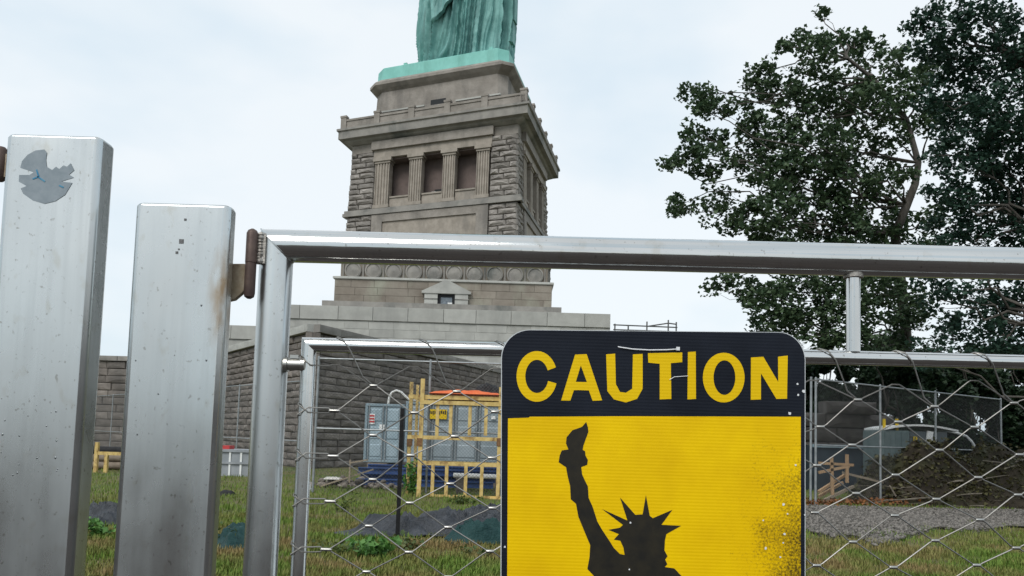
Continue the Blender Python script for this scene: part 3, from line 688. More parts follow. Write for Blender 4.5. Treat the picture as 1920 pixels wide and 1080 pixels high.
# ------------------------------------------------------------------ caution sign
SY = GY-R2-.010
def z7(x, y, Y=SY): return W(920+x/2.25, 600+y/2.25, Y)
M['board'] = mat('sign_board', (.55, .58, .60), (.62, .65, .67), 20, .5)
def corrugated(name, col, col2, rough, speck=False):
    m = bpy.data.materials.new(name); m.use_nodes = True; t = m.node_tree; N = t.nodes; K = t.links.new; b = N['Principled BSDF']
    g = N.new('ShaderNodeNewGeometry'); b.inputs['Roughness'].default_value = rough; b.inputs['Specular IOR Level'].default_value = .14
    sx = N.new('ShaderNodeSeparateXYZ'); K(g.outputs['Position'], sx.inputs[0])
    mu = N.new('ShaderNodeMath'); mu.operation = 'MULTIPLY'; mu.inputs[1].default_value = 2*PI/.0052; K(sx.outputs['Z'], mu.inputs[0])
    sn = N.new('ShaderNodeMath'); sn.operation = 'SINE'; K(mu.outputs[0], sn.inputs[0])
    nz_ = N.new('ShaderNodeTexNoise'); nz_.inputs['Scale'].default_value = 9; nz_.inputs['Detail'].default_value = 6; nz_.inputs['Roughness'].default_value = .6; K(g.outputs['Position'], nz_.inputs['Vector'])
    rm = N.new('ShaderNodeMapRange'); rm.inputs['From Min'].default_value = .3; rm.inputs['From Max'].default_value = .75; K(nz_.outputs['Fac'], rm.inputs['Value'])
    mx_ = N.new('ShaderNodeMix'); mx_.data_type = 'RGBA'; mx_.inputs[6].default_value = (*col, 1); mx_.inputs[7].default_value = (*col2, 1); K(rm.outputs['Result'], mx_.inputs[0])
    colout = mx_.outputs[2]
    if speck:                                           # sprayed black soot with its own ragged shape on the right of the panel
        c = z7(1345, 1010); vd = N.new('ShaderNodeVectorMath'); vd.operation = 'SUBTRACT'; vd.inputs[1].default_value = c; K(g.outputs['Position'], vd.inputs[0])
        vs_ = N.new('ShaderNodeVectorMath'); vs_.operation = 'MULTIPLY'; vs_.inputs[1].default_value = (1/.128, 0, 1/.235); K(vd.outputs[0], vs_.inputs[0])
        ln = N.new('ShaderNodeVectorMath'); ln.operation = 'LENGTH'; K(vs_.outputs[0], ln.inputs[0])
        ms = N.new('ShaderNodeMapRange'); ms.inputs['From Min'].default_value = 1.3; ms.inputs['From Max'].default_value = .0; K(ln.outputs['Value'], ms.inputs['Value'])
        ms.clamp = True
        sp = N.new('ShaderNodeTexNoise'); sp.inputs['Scale'].default_value = 260; sp.inputs['Detail'].default_value = 4; sp.inputs['Roughness'].default_value = .75; K(g.outputs['Position'], sp.inputs['Vector'])
        pn = N.new('ShaderNodeTexNoise'); pn.inputs['Scale'].default_value = 22; pn.inputs['Detail'].default_value = 4; K(g.outputs['Position'], pn.inputs['Vector'])
        a1 = N.new('ShaderNodeMath'); a1.operation = 'MULTIPLY'; a1.inputs[1].default_value = .50; K(ms.outputs['Result'], a1.inputs[0])
        a2 = N.new('ShaderNodeMath'); a2.operation = 'ADD'; K(a1.outputs[0], a2.inputs[0]); K(sp.outputs['Fac'], a2.inputs[1])
        a3 = N.new('ShaderNodeMath'); a3.operation = 'MULTIPLY_ADD'; a3.inputs[1].default_value = .45; K(pn.outputs['Fac'], a3.inputs[0]); K(a2.outputs[0], a3.inputs[2])
        th = N.new('ShaderNodeMapRange'); th.inputs['From Min'].default_value = .96; th.inputs['From Max'].default_value = 1.26; th.inputs['To Max'].default_value = .95; K(a3.outputs[0], th.inputs['Value'])
        m2 = N.new('ShaderNodeMix'); m2.data_type = 'RGBA'; m2.inputs[7].default_value = (.035, .022, .008, 1); K(th.outputs['Result'], m2.inputs[0]); K(colout, m2.inputs[6]); colout = m2.outputs[2]
    K(colout, b.inputs['Base Color'])
    bn = N.new('ShaderNodeBump'); bn.inputs['Strength'].default_value = .10; bn.inputs['Distance'].default_value = .0006; K(sn.outputs[0], bn.inputs['Height']); K(bn.outputs['Normal'], b.inputs['Normal'])
    return m
M['sblack'] = corrugated('sign_black', (.0065, .0085, .014), (.014, .018, .028), .42)
M['syellow'] = corrugated('sign_yellow', (.74, .455, .0), (.90, .595, .0), .45, speck=True)
M['lyellow'] = corrugated('letter_yellow', (.74, .475, .002), (.82, .54, .003), .45)
M['sfig'] = mat('figure_black', (.010, .009, .007), (.022, .018, .010), 40, .5)
sgn = thing('caution_sign', z7(690, 1860), 'yellow and black CAUTION sign with a torch-bearing figure hung on the gate', 'sign')
def arcpts(cx, cy, rx, ry, a0, a1, n=10): return [(cx+rx*math.cos(math.radians(a0+(a1-a0)*k/n)), cy-ry*math.sin(math.radians(a0+(a1-a0)*k/n))) for k in range(n+1)]
bd = arcpts(163, 160, 119, 119, 180, 90)+arcpts(1217, 170, 111, 119, 90, 0)+[(1328, 1790)]+arcpts(1288, 1790, 40, 40, 0, -90, 5)+arcpts(80, 1790, 40, 40, -90, -180, 5)
bd2 = [(690+(x-690)*.9945, 940+(y-940)*.9975) for x, y in bd]
MB().slab([z7(x, y) for x, y in bd], (0, .0045, 0)).obj('board', M['board'], sgn)
MB().slab([z7(x, y, SY-.0001) for x, y in bd2], (0, -.0006, 0)).obj('black_face', M['sblack'], sgn)
yl = [(73, 415), (160, 412), (165, 408), (560, 406), (1308, 408), (1308, 1770), (66, 1770)]
MB().slab([z7(x, y, SY-.0008) for x, y in yl], (0, -.0004, 0)).obj('yellow_panel', M['syellow'], sgn)
fig = [(403, 430), (410, 452), (412, 472), (401, 502), (391, 530), (388, 548), (398, 553), (400, 572), (410, 590), (407, 611), (382, 620), (386, 652), (399, 680), (410, 702), (413, 750), (431, 790), (450, 850), (470, 885), (500, 930), (520, 962), (545, 987), (565, 991), (560, 960), (547, 931), (520, 926), (541, 903), (497, 885), (545, 876), (558, 864), (471, 798), (577, 846), (546, 749), (610, 822), (641, 820), (655, 739), (671, 826), (684, 836), (766, 801), (720, 864), (803, 868), (741, 903), (735, 930), (733, 972), (746, 996), (736, 1010), (745, 1030), (734, 1042), (775, 1048), (805, 1080), (850, 1170), (868, 1300), (880, 1500), (890, 1768), (425, 1768), (420, 1500), (432, 1250), (436, 1080), (408, 1050), (417, 1000), (420, 950), (401, 905), (370, 830), (360, 775), (338, 756), (335, 700), (325, 660), (318, 621), (287, 600), (291, 572), (300, 550), (328, 546), (318, 521), (320, 495), (345, 465), (385, 451)]
MB().slab([z7(x, y, SY-.0013) for x, y in fig], (0, -.0003, 0)).obj('torch_figure', M['sfig'], sgn)
def letter(pts): MB().slab([z7(x, y, SY-.0008) for x, y in pts], (0, -.0004, 0)).obj('letter', M['lyellow'], sgn)
letter(arcpts(195, 238, 86, 107, 21, 344, 34)+arcpts(195, 238, 49, 70, 344, 21, 34))
def letter2(*polys):
    m = MB()
    for p in polys: m.slab([z7(x, y, SY-.0008) for x, y in p], (0, -.0004, 0))
    m.obj('letter', M['lyellow'], sgn)
letter2([(351, 296), (336, 340), (297, 340), (356, 146), (380.2, 145), (380.2, 192), (359, 261), (380.2, 261.5), (380.2, 296)],
        [(380.2, 145), (405, 144), (470, 339), (430, 341), (414, 297), (380.2, 296), (380.2, 261.5), (406, 262), (380.2, 192)])
letter([(487, 145), (525, 142), (528, 270), (545, 303), (570, 307), (597, 290), (600, 145), (641, 143), (641, 290), (617, 333), (570, 348), (520, 335), (492, 300)])
letter([(663, 140), (808, 137), (808, 178), (760, 182), (762, 333), (713, 335), (713, 185), (665, 180)])
letter([(832, 135), (865, 133), (866, 333), (830, 335)])
letter2(arcpts(983, 243, 88, 105, 90, 270, 22)+arcpts(986, 243, 46, 73, 270, 90, 22), arcpts(986, 243, 46, 73, 90, -90, 22)+arcpts(983, 243, 88, 105, -90, 90, 22))
letter([(1098, 158), (1150, 155), (1213, 262), (1212, 155), (1253, 150), (1250, 332), (1205, 333), (1140, 225), (1140, 335), (1097, 337)])
# white tie, wire and paint chips
M['tie'] = mat('white_nylon', (.66, .68, .70), (.78, .79, .80), 80, .45)
q = MB(); q.tube([z7(535, 112, SY+.001), z7(545, 115, SY-.0025), z7(600, 123, SY-.003), z7(670, 127, SY-.003), z7(740, 126, SY-.003), z7(790, 123, SY-.0025), z7(798, 120, SY+.001)], [.0011]*7, 8); tie = q.obj('cable_tie', M['tie'], sgn, smooth=True)
q = MB(); q.box(z7(790, 121, SY-.003), (.0055, .003, .0055)); q.obj('tie_head', M['tie'], tie)
q = MB(); q.tube([z7(755, 252, SY-.0018), z7(775, 240, SY-.002), z7(832, 236, SY-.002)], .0006, 6); q.obj('wire', M['tie'], sgn, smooth=True)
for x, y, r in ((1320, 301, 9), (1295, 270, 5), (1297, 316, 5), (1262, 394, 8), (590, 855, 5), (60, 957, 5), (1235, 778, 6), (1240, 903, 6), (1160, 963, 6), (1222, 1000, 5), (1287, 612, 5), (1252, 818, 4), (1234, 940, 4), (585, 1052, 4), (1325, 823, 4), (1150, 845, 4)):
    rc = random.Random(x); q = MB(); q.slab([z7(x+r*rc.uniform(.6, 1.1)*math.cos(a*PI/4), y+r*rc.uniform(.6, 1.1)*math.sin(a*PI/4), SY-.0014) for a in range(8)], (0, -.0003, 0)); q.obj('paint_chip', M['tie'], sgn)

# ------------------------------------------------------------------ site fences
M['galv'] = mat('galvanised_tube', (.24, .26, .27), (.34, .36, .37), 8, .5, metal=.5)
M['wire'] = mat('fence_wire', (.09, .095, .095), (.13, .135, .135), 8, .6, metal=.4)
def chain_fence(pts, ztop, label, posts, rails, pitch=.075, group=None, wr=.0022):
    """straight fence between two ground points: posts at fractions, rails at heights, woven wire between"""
    a, b = Vector((*pts[0], 0)), Vector((*pts[1], 0)); d = (b-a); Ln = d.length; d.normalize()
    t = thing('chain_link_fence', a, label, 'fence', group)
    for f in posts:
        p = a+d*(Ln*f); MB().tube([p+Vector((0, 0, -.05)), p+Vector((0, 0, ztop+.03)), p+Vector((0, 0, ztop+.05))], [.026, .026, .008], 10).obj('fence_post', M['galv'], t, smooth=True)
    for z in rails: MB().tube([a+Vector((0, 0, z)), b+Vector((0, 0, z))], .019, 8).obj('fence_rail', M['galv'], t, smooth=True)
    m = MB(); H = ztop-.06; n = int((Ln+H)/pitch)
    for s in (1, -1):
        for k in range(n):
            s0 = k*pitch-H if s == 1 else k*pitch; s1 = s0+H*s
            z0, z1 = .06, ztop
            lo, hi = min(s0, s1), max(s0, s1)
            if hi <= 0 or lo >= Ln: continue
            def at(x): return z0+(z1-z0)*(x-s0)/(s1-s0)
            x0, x1 = max(lo, 0), min(hi, Ln)
            p, q = a+d*x0+Vector((0, 0, at(x0))), a+d*x1+Vector((0, 0, at(x1)))
            m.tube([p, q], wr, 3, cap=False)
    m.obj('wire_mesh', M['wire'], t, kind='stuff')
    return t
FY = 16.6; fz = (W(600, 672, FY).z+W(930, 682, FY).z)/2; fm_ = (W(600, 802, FY).z+W(930, 814, FY).z)/2
fx0 = W(592, 800, FY).x; fx1 = W(1180, 800, FY).x
fpx = lambda px: (W(px, 800, FY).x-fx0)/(fx1-fx0)
chain_fence(((fx0, FY), (fx1, FY)), fz, 'tall chain-link fence standing in front of the yellow guardrail rack', [0, fpx(803), fpx(1000), 1], [fz, fm_])
chain_fence(((-22.8, 41.2), (-5.9, 22.4)), fz-.1, 'long chain-link fence running along the foot of the fort wall', [0, .2, .4, .6, .8, 1], [fz-.1, .35*fz], pitch=.14, wr=.003)
ra, rb = G(1529, 950), G(1651, 945); rd = (rb-ra)
re = ra+rd*3.4; fz3 = W(1529, 711, ra.y).z
chain_fence(((ra.x, ra.y), (re.x, re.y)), fz3, 'chain-link fence beside the gravel path with the debris heap behind it', [0, 1/3.4, 2/3.4, 1], [fz3, fz3*.48])
q = MB(); q.tube([(ra.x-.11, ra.y, -.05), (ra.x-.1, ra.y, fz3+.05)], .026, 10); tag(q.obj('fence_post', M['galv'], None, smooth=True, loc=(ra.x-.11, ra.y, 0)), 'single galvanised post close beside the end of the gravel-side fence', 'post')
# black metal stake
q = MB(); b0 = G(745, 1010); tp = W(748, 765, b0.y)
q.boxf(b0.x-.026, b0.x+.026, b0.y-.004, b0.y+.004, -.1, tp.z); q.boxf(b0.x-.005, b0.x+.005, b0.y, b0.y+.04, -.1, tp.z)
for k in range(9): q.boxf(b0.x-.008, b0.x+.008, b0.y-.012, b0.y-.003, .5+k*.13, .53+k*.13)
tag(q.obj('fence_stake', mat('black_iron', (.004, .004, .0045), (.009, .009, .01), 30, .6), None, loc=(b0.x, b0.y, 0)), 'upright black iron stake driven into the lawn before the containers', 'stake')

# ------------------------------------------------------------------ yellow guardrail rack
M['yel'] = mat('yellow_chipped_paint', (.52, .37, .125), (.64, .48, .20), 9, .6, c3=(.17, .085, .035), s3=7, a3=.85, st3=(1, 1, .6), bump=.2, bscale=40)
M['yelrust'] = mat('rusty_sleeve', (.14, .075, .035), (.24, .13, .06), 30, .8)
RY = 16.35; rk0 = G(860, 933)
rack = thing('guardrail_rack', (W(850, 930, RY).x, RY, 0), 'chipped yellow steel guardrail rack standing before the blue-grey containers', 'rack')
def X_(px, py): return W(px, py, RY).x
def Z_(px, py): return W(px, py, RY).z
def rpost(px0, py0, py1, yo=0, w_=.05):
    x = X_(px0, (py0+py1)/2); z1 = Z_(px0, py0); z0 = max(0, Z_(px0, py1)); q = MB(); q.boxf(x-w_/2, x+w_/2, RY+yo-w_/2, RY+yo+w_/2, z0, z1); return q.obj('post', M['yel'], rack)
rpost(764, 714, 930, .35, .075); rpost(789, 710, 934, 0, .085); rpost(936, 726, 936, 0, .075)
rpost(770, 716, 930, .9, .06); rpost(942, 728, 930, .9, .06)
def rrail(px0, px1, py, yo=0, h=.07, name='rail'):
    q = MB(); p, r_ = W(px0, py-.03*0, RY), W(px1, py+.03*(px1-px0), RY); q.bar((p.x, RY+yo, p.z), (r_.x, RY+yo, r_.z), .05, h); return q.obj(name, M['yel'], rack)
rrail(766, 955, 743, .03, .085); rrail(790, 955, 754, -.03, .085); rrail(764, 955, 819, 0, .08); rrail(790, 955, 868, .02, .08); rrail(795, 955, 929, .03, .05)
rrail(766, 955, 746, .9, .07); rrail(770, 955, 868, .9, .07)
for px in (820, 845, 881, 911): rpost(px, 757, 817, .01, .07).name = 'baluster'
for px in (811, 837, 873, 903): rpost(px, 870, 931, .01, .07).name = 'baluster'
for px in (764, 787, 936): 
    c = W(px, 829, RY); q = MB(); q.box((c.x, RY+(.35 if px == 764 else 0), c.z), (.11, .11, .17)); q.obj('sleeve', M['yelrust'], rack)
q = MB(); c = W(936, 934, RY); q.boxf(c.x-.2, c.x+.12, RY-.1, RY+.1, 0, .02); q.obj('foot_plate', M['yel'], rack)
# orange sheet and black bag lying on the rack
M['orange'] = mat('orange_sheet', (.62, .115, .035), (.72, .17, .05), 5, .6, bump=.6, bscale=9)
def heap(name, px0, px1, py0, py1, Y, dpt, m, label, cat, seed=1, n=22, parent=None, z0=None, jag=.25):
    """soft crumpled heap: closed lump following a noisy top"""
    x0, x1 = W(px0, py1, Y).x, W(px1, py1, Y).x; zb = W((px0+px1)/2, py1, Y).z if z0 is None else z0; zt = W((px0+px1)/2, py0, Y).z; q = MB(); vs = []; fs = []
    nx, ny = n, 8
    for j in range(ny+1):
        for i in range(nx+1):
            u_, v_ = i/nx, j/ny; e = (math.sin(PI*u_)**.35 if 0 < u_ < 1 else 0)*(math.sin(PI*v_)**.5 if 0 < v_ < 1 else 0)
            nn = .75+jag*mnoise.noise(Vector((u_*4+seed, v_*2, seed)))*1.6+jag*.5*mnoise.noise(Vector((u_*13+seed, v_*7, seed)))
            vs.append((x0+(x1-x0)*u_, Y+(v_-.5)*dpt, zb+max(.0, (zt-zb)*e*nn)+(.004 if e else 0)))
    for j in range(ny):
        for i in range(nx): a = j*(nx+1)+i; fs.append((a, a+1, a+nx+2, a+nx+1))
    base = len(vs); vs += [(x0, Y-dpt/2, zb-.002), (x1, Y-dpt/2, zb-.002), (x1, Y+dpt/2, zb-.002), (x0, Y+dpt/2, zb-.002)]; fs.append((base, base+3, base+2, base+1))
    o = q.add(vs, fs).obj(name, m, parent, smooth=True, angle=50, loc=((x0+x1)/2, Y, zb))
    if label: tag(o, label, cat)
    return o
heap('folded_sheet', 808, 940, 730, 741, RY+.45, 1.0, M['orange'], 'orange plastic sheeting draped along the top of the yellow rack', 'sheet', 3, jag=.3)
M['blackfab'] = mat('black_fabric', (.012, .012, .013), (.028, .028, .03), 12, .8, bump=.4, bscale=20)
heap('black_bag', 890, 938, 714, 739, RY+.8, .5, M['blackfab'], 'black bag lying on top of the yellow rack beside orange sheeting', 'bag', 8, jag=.2)
q = MB(); q.tube([W(x, y, RY+.55) for x, y in ((728, 757), (730, 745), (735, 736), (743, 732), (752, 735), (760, 743), (768, 750), (780, 752))], .026, 10); 
tag(q.obj('hose', M['wht'], None, smooth=True, loc=W(750, 752, RY+.55)), 'white bent hose sticking up at the left end of the yellow rack', 'hose')

# ------------------------------------------------------------------ containers
M['cont'] = mat('container_paint', (.27, .36, .41), (.34, .43, .48), 2, .55, rnd=.0, c3=(.15, .20, .225), s3=1.6, a3=.6, bump=.1, bscale=20)
M['cont2'] = mat('container_paint_grey', (.25, .30, .325), (.31, .36, .385), 2, .55, c3=(.19, .23, .25), s3=1.6, a3=.6)
M['contd'] = mat('container_frame', (.19, .26, .30), (.24, .31, .35), 3, .55)
M['red'] = mat('red_print', (.45, .05, .05), rough=.5); M['dk'] = mat('dark_print', (.03, .03, .03), rough=.5)
M['sgy'] = mat('yellow_label', (.70, .48, .01), (.6, .4, .01), 20, .5)
def container(px0, px1, py0, py1, Y, dpt, mt, label, doors):
    x0, x1 = W(px0, (py0+py1)/2, Y).x, W(px1, (py0+py1)/2, Y).x; z1 = W(px0, py0, Y).z; z0 = W(px0, py1, Y).z
    t = thing('storage_container', ((x0+x1)/2, Y, z0), label, 'container')
    q = MB(); q.boxf(x0+.03, x1-.03, Y+.06, Y+dpt, z0+.04, z1-.03); q.obj('body', mt, t)
    f = .07
    for bx_ in ((x0, x1, Y, Y+.09, z1-f, z1), (x0, x1, Y, Y+.09, z0, z0+f), (x0, x0+f, Y+.001, Y+.09, z0+f, z1-f), (x1-f, x1, Y+.001, Y+.09, z0+f, z1-f)):
        q = MB(); q.boxf(*bx_); q.obj('frame_beam', M['contd'], t, bevel=.008)
    n = doors; wd = (x1-x0-2*f)/n
    for k in range(n):
        a, b = x0+f+k*wd+.012, x0+f+(k+1)*wd-.012
        q = MB(); q.boxf(a, b, Y+.03, Y+.06, z0+f+.01, z1-f-.01); dr = q.obj('door_panel', mt, t)
        hh = (z1-z0-2*f)/3
        for r_ in range(3):                                   # pressed ribs
            q = MB(); zc = z0+f+hh*(r_+.5); q.loft([[(a+.05, Y+.03, zc-hh*.36), (b-.05, Y+.03, zc-hh*.36), (b-.05, Y+.03, zc+hh*.36), (a+.05, Y+.03, zc+hh*.36)], [(a+.08, Y+.012, zc-hh*.30), (b-.08, Y+.012, zc-hh*.30), (b-.08, Y+.012, zc+hh*.30), (a+.08, Y+.012, zc+hh*.30)]]); q.obj('pressed_rib', mt, dr)
        for xx in (a+.03, b-.03):
            q = MB(); q.tube([(xx, Y, z0+.03), (xx, Y, z1-.03)], .014, 8); br = q.obj('lock_bar', M['galv'], dr, smooth=True)
    return t, x0, x1, z0, z1
c1, *_ = container(683, 757, 756, 866, 20.0, 3.2, M['cont'], 'pale blue-grey storage container with a red and white notice on its doors', 2)
c2, *_ = container(759, 990, 752, 866, 19.7, 2.6, M['cont2'], 'grey storage container with a yellow label behind the yellow rack', 5)
def plate(parent, px0, px1, py0, py1, Y, m, name):
    a, b = W(px0, py1, Y), W(px1, py0, Y); q = MB(); q.boxf(a.x, b.x, Y, Y+.008, min(a.z, b.z), max(a.z, b.z)); return q.obj(name, m, parent)
nt_ = plate(c1, 691, 703, 776, 795, 20.0, M['wht'], 'notice')
for k in range(3): plate(c1, 692, 702, 778+k*5.5, 781+k*5.5, 19.994, M['red'], 'print_line')
plate(c1, 711, 721, 796, 806, 20.0, M['wht'], 'label_plate')
plate(c2, 803, 838, 768, 785, 19.66, M['sgy'], 'yellow_label')
for k in range(9): plate(c2, 805+k*3.6, 807.4+k*3.6, 770+(k % 2), 775+(k % 3), 19.65, M['dk'], 'print_mark')
plate(c2, 921, 929, 780, 786, 19.66, M['wht'], 'label_plate')
# what the containers stand on: blue steel beams and timber skids
M['blue'] = mat('blue_steel', (.025, .06, .19), (.045, .10, .26), 4, .5, c3=(.02, .03, .06), s3=2, a3=.7)
M['timber'] = mat('grey_timber', (.16, .13, .10), (.24, .20, .16), 5, .9, bump=.4, bscale=20)
for i, (px0, px1, py, yo) in enumerate(((672, 935, 882, 0), (676, 960, 893, .25), (668, 925, 903, -.2), (690, 985, 876, .5))):
    Yb = 18.6+yo; a, b = W(px0, py-.5, Yb), W(px1, py-.5+.03*(px1-px0), Yb); a.z = b.z = (a.z+b.z)/2
    q = MB(); s = .075
    for zz in (-s+.012, s-.012): q.bar((a.x, Yb, a.z+zz), (b.x, Yb, a.z+zz), .12, .024)
    q.bar((a.x, Yb, a.z), (b.x, Yb, a.z), .016, .11)
    tag(q.obj('steel_beam', M['blue'], None, loc=((a.x+b.x)/2, Yb, a.z-s)), ['blue steel beam lying topmost under the pale container doors', 'blue steel beam in the middle of the stack below the containers', 'lowest blue steel beam of the stack below the containers', 'blue steel beam at the back of the stack touching the containers'][i], 'beam', 'stacked blue beams')
for i, (px, w_) in enumerate(((700, .5), (780, .45), (860, .5), (930, .5))):
    zt = W(px, 868, 19.6).z; xx = W(px, 880, 19.3).x; q = MB(); q.boxf(xx-w_/2, xx+w_/2, 19.75, 21.6, 0, zt-.01)
    tag(q.obj('timber_block', M['timber'], None, loc=(xx, 20.3, 0)), ['grey timber block under the pale container with the notice', 'grey timber block where the pale and grey containers meet', 'grey timber block under the yellow label of the grey container', 'grey timber block under the grey container beside the caution sign'][i], 'timber', 'timber blocks under the containers')
q = MB(); p0, p1_ = W(850, 891, 17.3), W(960, 895, 17.3); q.tube([p0, p1_], .055, 14); tag(q.obj('plastic_pipe', M['wht'], None, smooth=True, loc=p0), 'white plastic pipe lying behind the yellow rack', 'pipe')
for i, (px, py) in enumerate(((862, 905), (935, 908))):
    c = W(px, py, 17.3); q = MB(); q.boxf(c.x-.08, c.x+.08, 17.2, 17.4, 0, p0.z-.05); tag(q.obj('concrete_block', M['gravel'], None, loc=(c.x, 17.3, 0)), ['rough concrete block under the free end of the white pipe', 'rough concrete block under the white pipe beside the caution sign'][i], 'block', 'blocks under the pipe')
# rubble heap left of the beams: stones, planks, bag
rr = random.Random(21)
M['rub'] = mat('rubble', (.12, .10, .085), (.24, .21, .18), 6, .95, rnd=.3, bump=.6, bscale=20)
rubm = []
for k in range(4):
    r2 = random.Random(k); q = MB(); ring = []
    for z, s in ((-.5, .6), (-.15, 1), (.2, .95), (.5, .5)): ring.append([(s*.5*math.cos(a*PI/3.5)*r2.uniform(.75, 1.15), s*.5*math.sin(a*PI/3.5)*r2.uniform(.75, 1.15), z*.8+r2.uniform(-.06, .06)) for a in range(7)])
    q.loft(ring); me = bpy.data.meshes.new('rubble_stone'); me.from_pydata(q.v, [], q.f); me.materials.append(M['rub']); rubm.append(me)
def rubble(cx, cy, rx, ry, n, smin, smax, label, seed, hgt=.25):
    r_ = random.Random(seed); t = thing('rubble_heap', (cx, cy, 0), label, 'rubble')
    for k in range(n):
        a, d_ = r_.uniform(0, 2*PI), math.sqrt(r_.random()); s = r_.uniform(smin, smax)
        o = piece('rubble_stone', r_.choice(rubm), t, (cx+rx*d_*math.cos(a), cy+ry*d_*math.sin(a), s*.3+hgt*(1-d_)*r_.random()), r_.uniform(0, 6), (s*r_.uniform(.8, 1.6), s, s*r_.uniform(.6, .9)))
        o.rotation_euler = (r_.uniform(-.4, .4), r_.uniform(-.4, .4), r_.uniform(0, 6))
    return t
c = G(650, 915); rubble(c.x, c.y+.3, 1.0, .5, 60, .07, .22, 'low heap of broken stones and rubbish left of the blue beams', 4)
c = G(727, 918); rubble(c.x, c.y+.2, .6, .4, 36, .06, .16, 'small heap of rubble at the foot of the blue beams', 5)
heap('white_sack', 608, 640, 893, 907, c.y+.1, .3, mat('dirty_white_plastic', (.42, .40, .36), (.6, .58, .53), 14, .7), 'dirty white sack lying on the rubble beside the blue beams', 'sack', 5, z0=.2)
M['plank'] = mat('weathered_plank', (.27, .22, .16), (.36, .30, .23), 8, .9, bump=.4, bscale=30, stretch=(1, 8, 8))
for i, (p0, p1_, lb) in enumerate((((655, 868), (690, 862), 'short pale board lying on top of the rubble heap'), ((655, 905), (657, 862), 'pale stick standing up from the rubble beside the container'), ((600, 912), (700, 880), 'long thin pale batten leaning across the rubble heap'))):
    a, b = W(*p0, 17.9+.1*i), W(*p1_, 17.9+.1*i); q = MB(); q.bar(a, b, .05, .035); tag(q.obj('wood_batten', M['plank'], None, loc=a), lb, 'board')
heap('white_bag', 576, 583, 898, 920, G(578, 921).y, .15, M['wht'], 'small white bag standing on the grass beside the inner gate frame', 'bag', 2, z0=0.0)
# left slots between the posts
byy = G(195, 886).y
lb_ = thing('barrier_frame', G(195, 886), 'small yellow barrier frame standing on the grass beyond the tall post', 'barrier')
for px, t0 in ((180, 829), (199, 848)):
    x = W(px, 870, byy).x; q = MB(); q.boxf(x-.045, x+.045, byy-.045, byy+.045, 0, W(px, t0, byy).z); q.obj('post', M['yel'], lb_)
z_ = W(198, 850, byy).z; q = MB(); q.boxf(W(178, 850, byy).x, W(240, 850, byy).x, byy-.03, byy+.03, z_-.045, z_+.045); q.obj('rail', M['yel'], lb_)
PL = ['lowest front dull pipe of the stack behind the yellow barrier frame', 'lowest rear dull pipe of the stack behind the yellow barrier frame', 'middle front dull pipe of the stack behind the yellow barrier frame', 'middle rear black pipe of the stack behind the yellow barrier frame', 'topmost black pipe of the stack behind the yellow barrier frame']
for i in range(5):
    Yp = byy+1.2+.0*i; z = .14+.22*(i//2); q = MB(); q.tube([(W(120, 860, Yp).x, Yp+.5*(i % 2), z), (W(300, 860, Yp).x, Yp+.5*(i % 2)+.1, z)], .11, 10); tag(q.obj('dark_pipe', M['timber'] if i < 3 else M['blackfab'], None, smooth=True, loc=(W(180, 860, Yp).x, Yp, z-.11)), PL[i], 'pipe', 'pipes stacked by the fort wall')
M['tank'] = mat('grey_panel', (.24, .26, .28), (.32, .34, .36), 3, .6, c3=(.16, .17, .18), s3=1, a3=.5)
Yk = 21.5; q = thing('site_crate', G(440, 885), 'grey panelled crate with white uprights beyond the shorter post', 'crate'); kx0, kx1 = W(408, 860, Yk).x, W(476, 860, Yk).x; kz = W(440, 843, Yk).z
m = MB(); m.boxf(kx0, kx1, Yk, Yk+.9, 0, kz); m.obj('crate_body', M['tank'], q)
for k in range(4):
    x = kx0+.04+(kx1-kx0-.08)*k/3; m = MB(); m.boxf(x-.025, x+.025, Yk-.03, Yk, 0.0, kz-.02); m.obj('crate_upright', M['wht'], q)
for z in (kz*.5, kz-.04): m = MB(); m.boxf(kx0, kx1, Yk-.05, Yk-.03, z-.03, z+.03); m.obj('crate_rail', M['tank'], q)
m = MB(); m.boxf(W(408, 840, Yk).x, W(425, 840, Yk).x, Yk+.2, Yk+.6, kz, kz+.1); m.obj('crate_lid', M['red'], q)
heap('dark_tool_bag', 411, 438, 916, 929, G(425, 928).y, .35, M['blackfab'], 'black bag lying on the lawn beside the gate hinge side', 'bag', 12, z0=.0)

# ------------------------------------------------------------------ tarpaulins on the lawn
M['tarp'] = mat('grey_tarp', (.02, .023, .028), (.05, .055, .065), 3.5, .42, bump=.9, bscale=12, spec=.4, bdist=.05)
M['tarpg'] = mat('green_tarp', (.008, .034, .035), (.02, .06, .058), 3, .55, bump=.8, bscale=10, spec=.2, bdist=.06)
def tarp(name, poly, m, label, seed, hgt):
    o = patch(name, poly, m, .03, kind=None, hgt=hgt, seed=seed, crease=1.0); return tag(o, label, 'tarpaulin')
tarp('tarpaulin', [G(622, 1003), G(690, 993), G(800, 984), G(950, 972), G(1100, 976), G(1120, 1004), G(950, 1006), G(850, 1009), G(760, 1009), G(660, 1011)], M['tarp'], 'crumpled dark grey plastic sheet lying across the lawn behind the net', 4, .13)
tarp('tarpaulin', [G(828, 1017), G(870, 1010), G(945, 1006), G(1000, 1010), G(1000, 1024), G(930, 1024), G(860, 1027)], M['tarpg'], 'dark green tarpaulin edge bunched before the grey plastic sheet', 6, .14)
tarp('tarpaulin', [G(395, 1020), G(430, 1008), G(470, 1004), G(500, 1012), G(480, 1030), G(420, 1036)], M['tarpg'], 'small green tarpaulin scrap between the short post and gate', 9, .10)
tarp('tarpaulin', [G(150, 980), G(190, 966), G(260, 964), G(250, 984), G(180, 990)], M['tarp'], 'small dark plastic sheet on the grass between the two posts', 13, .14)

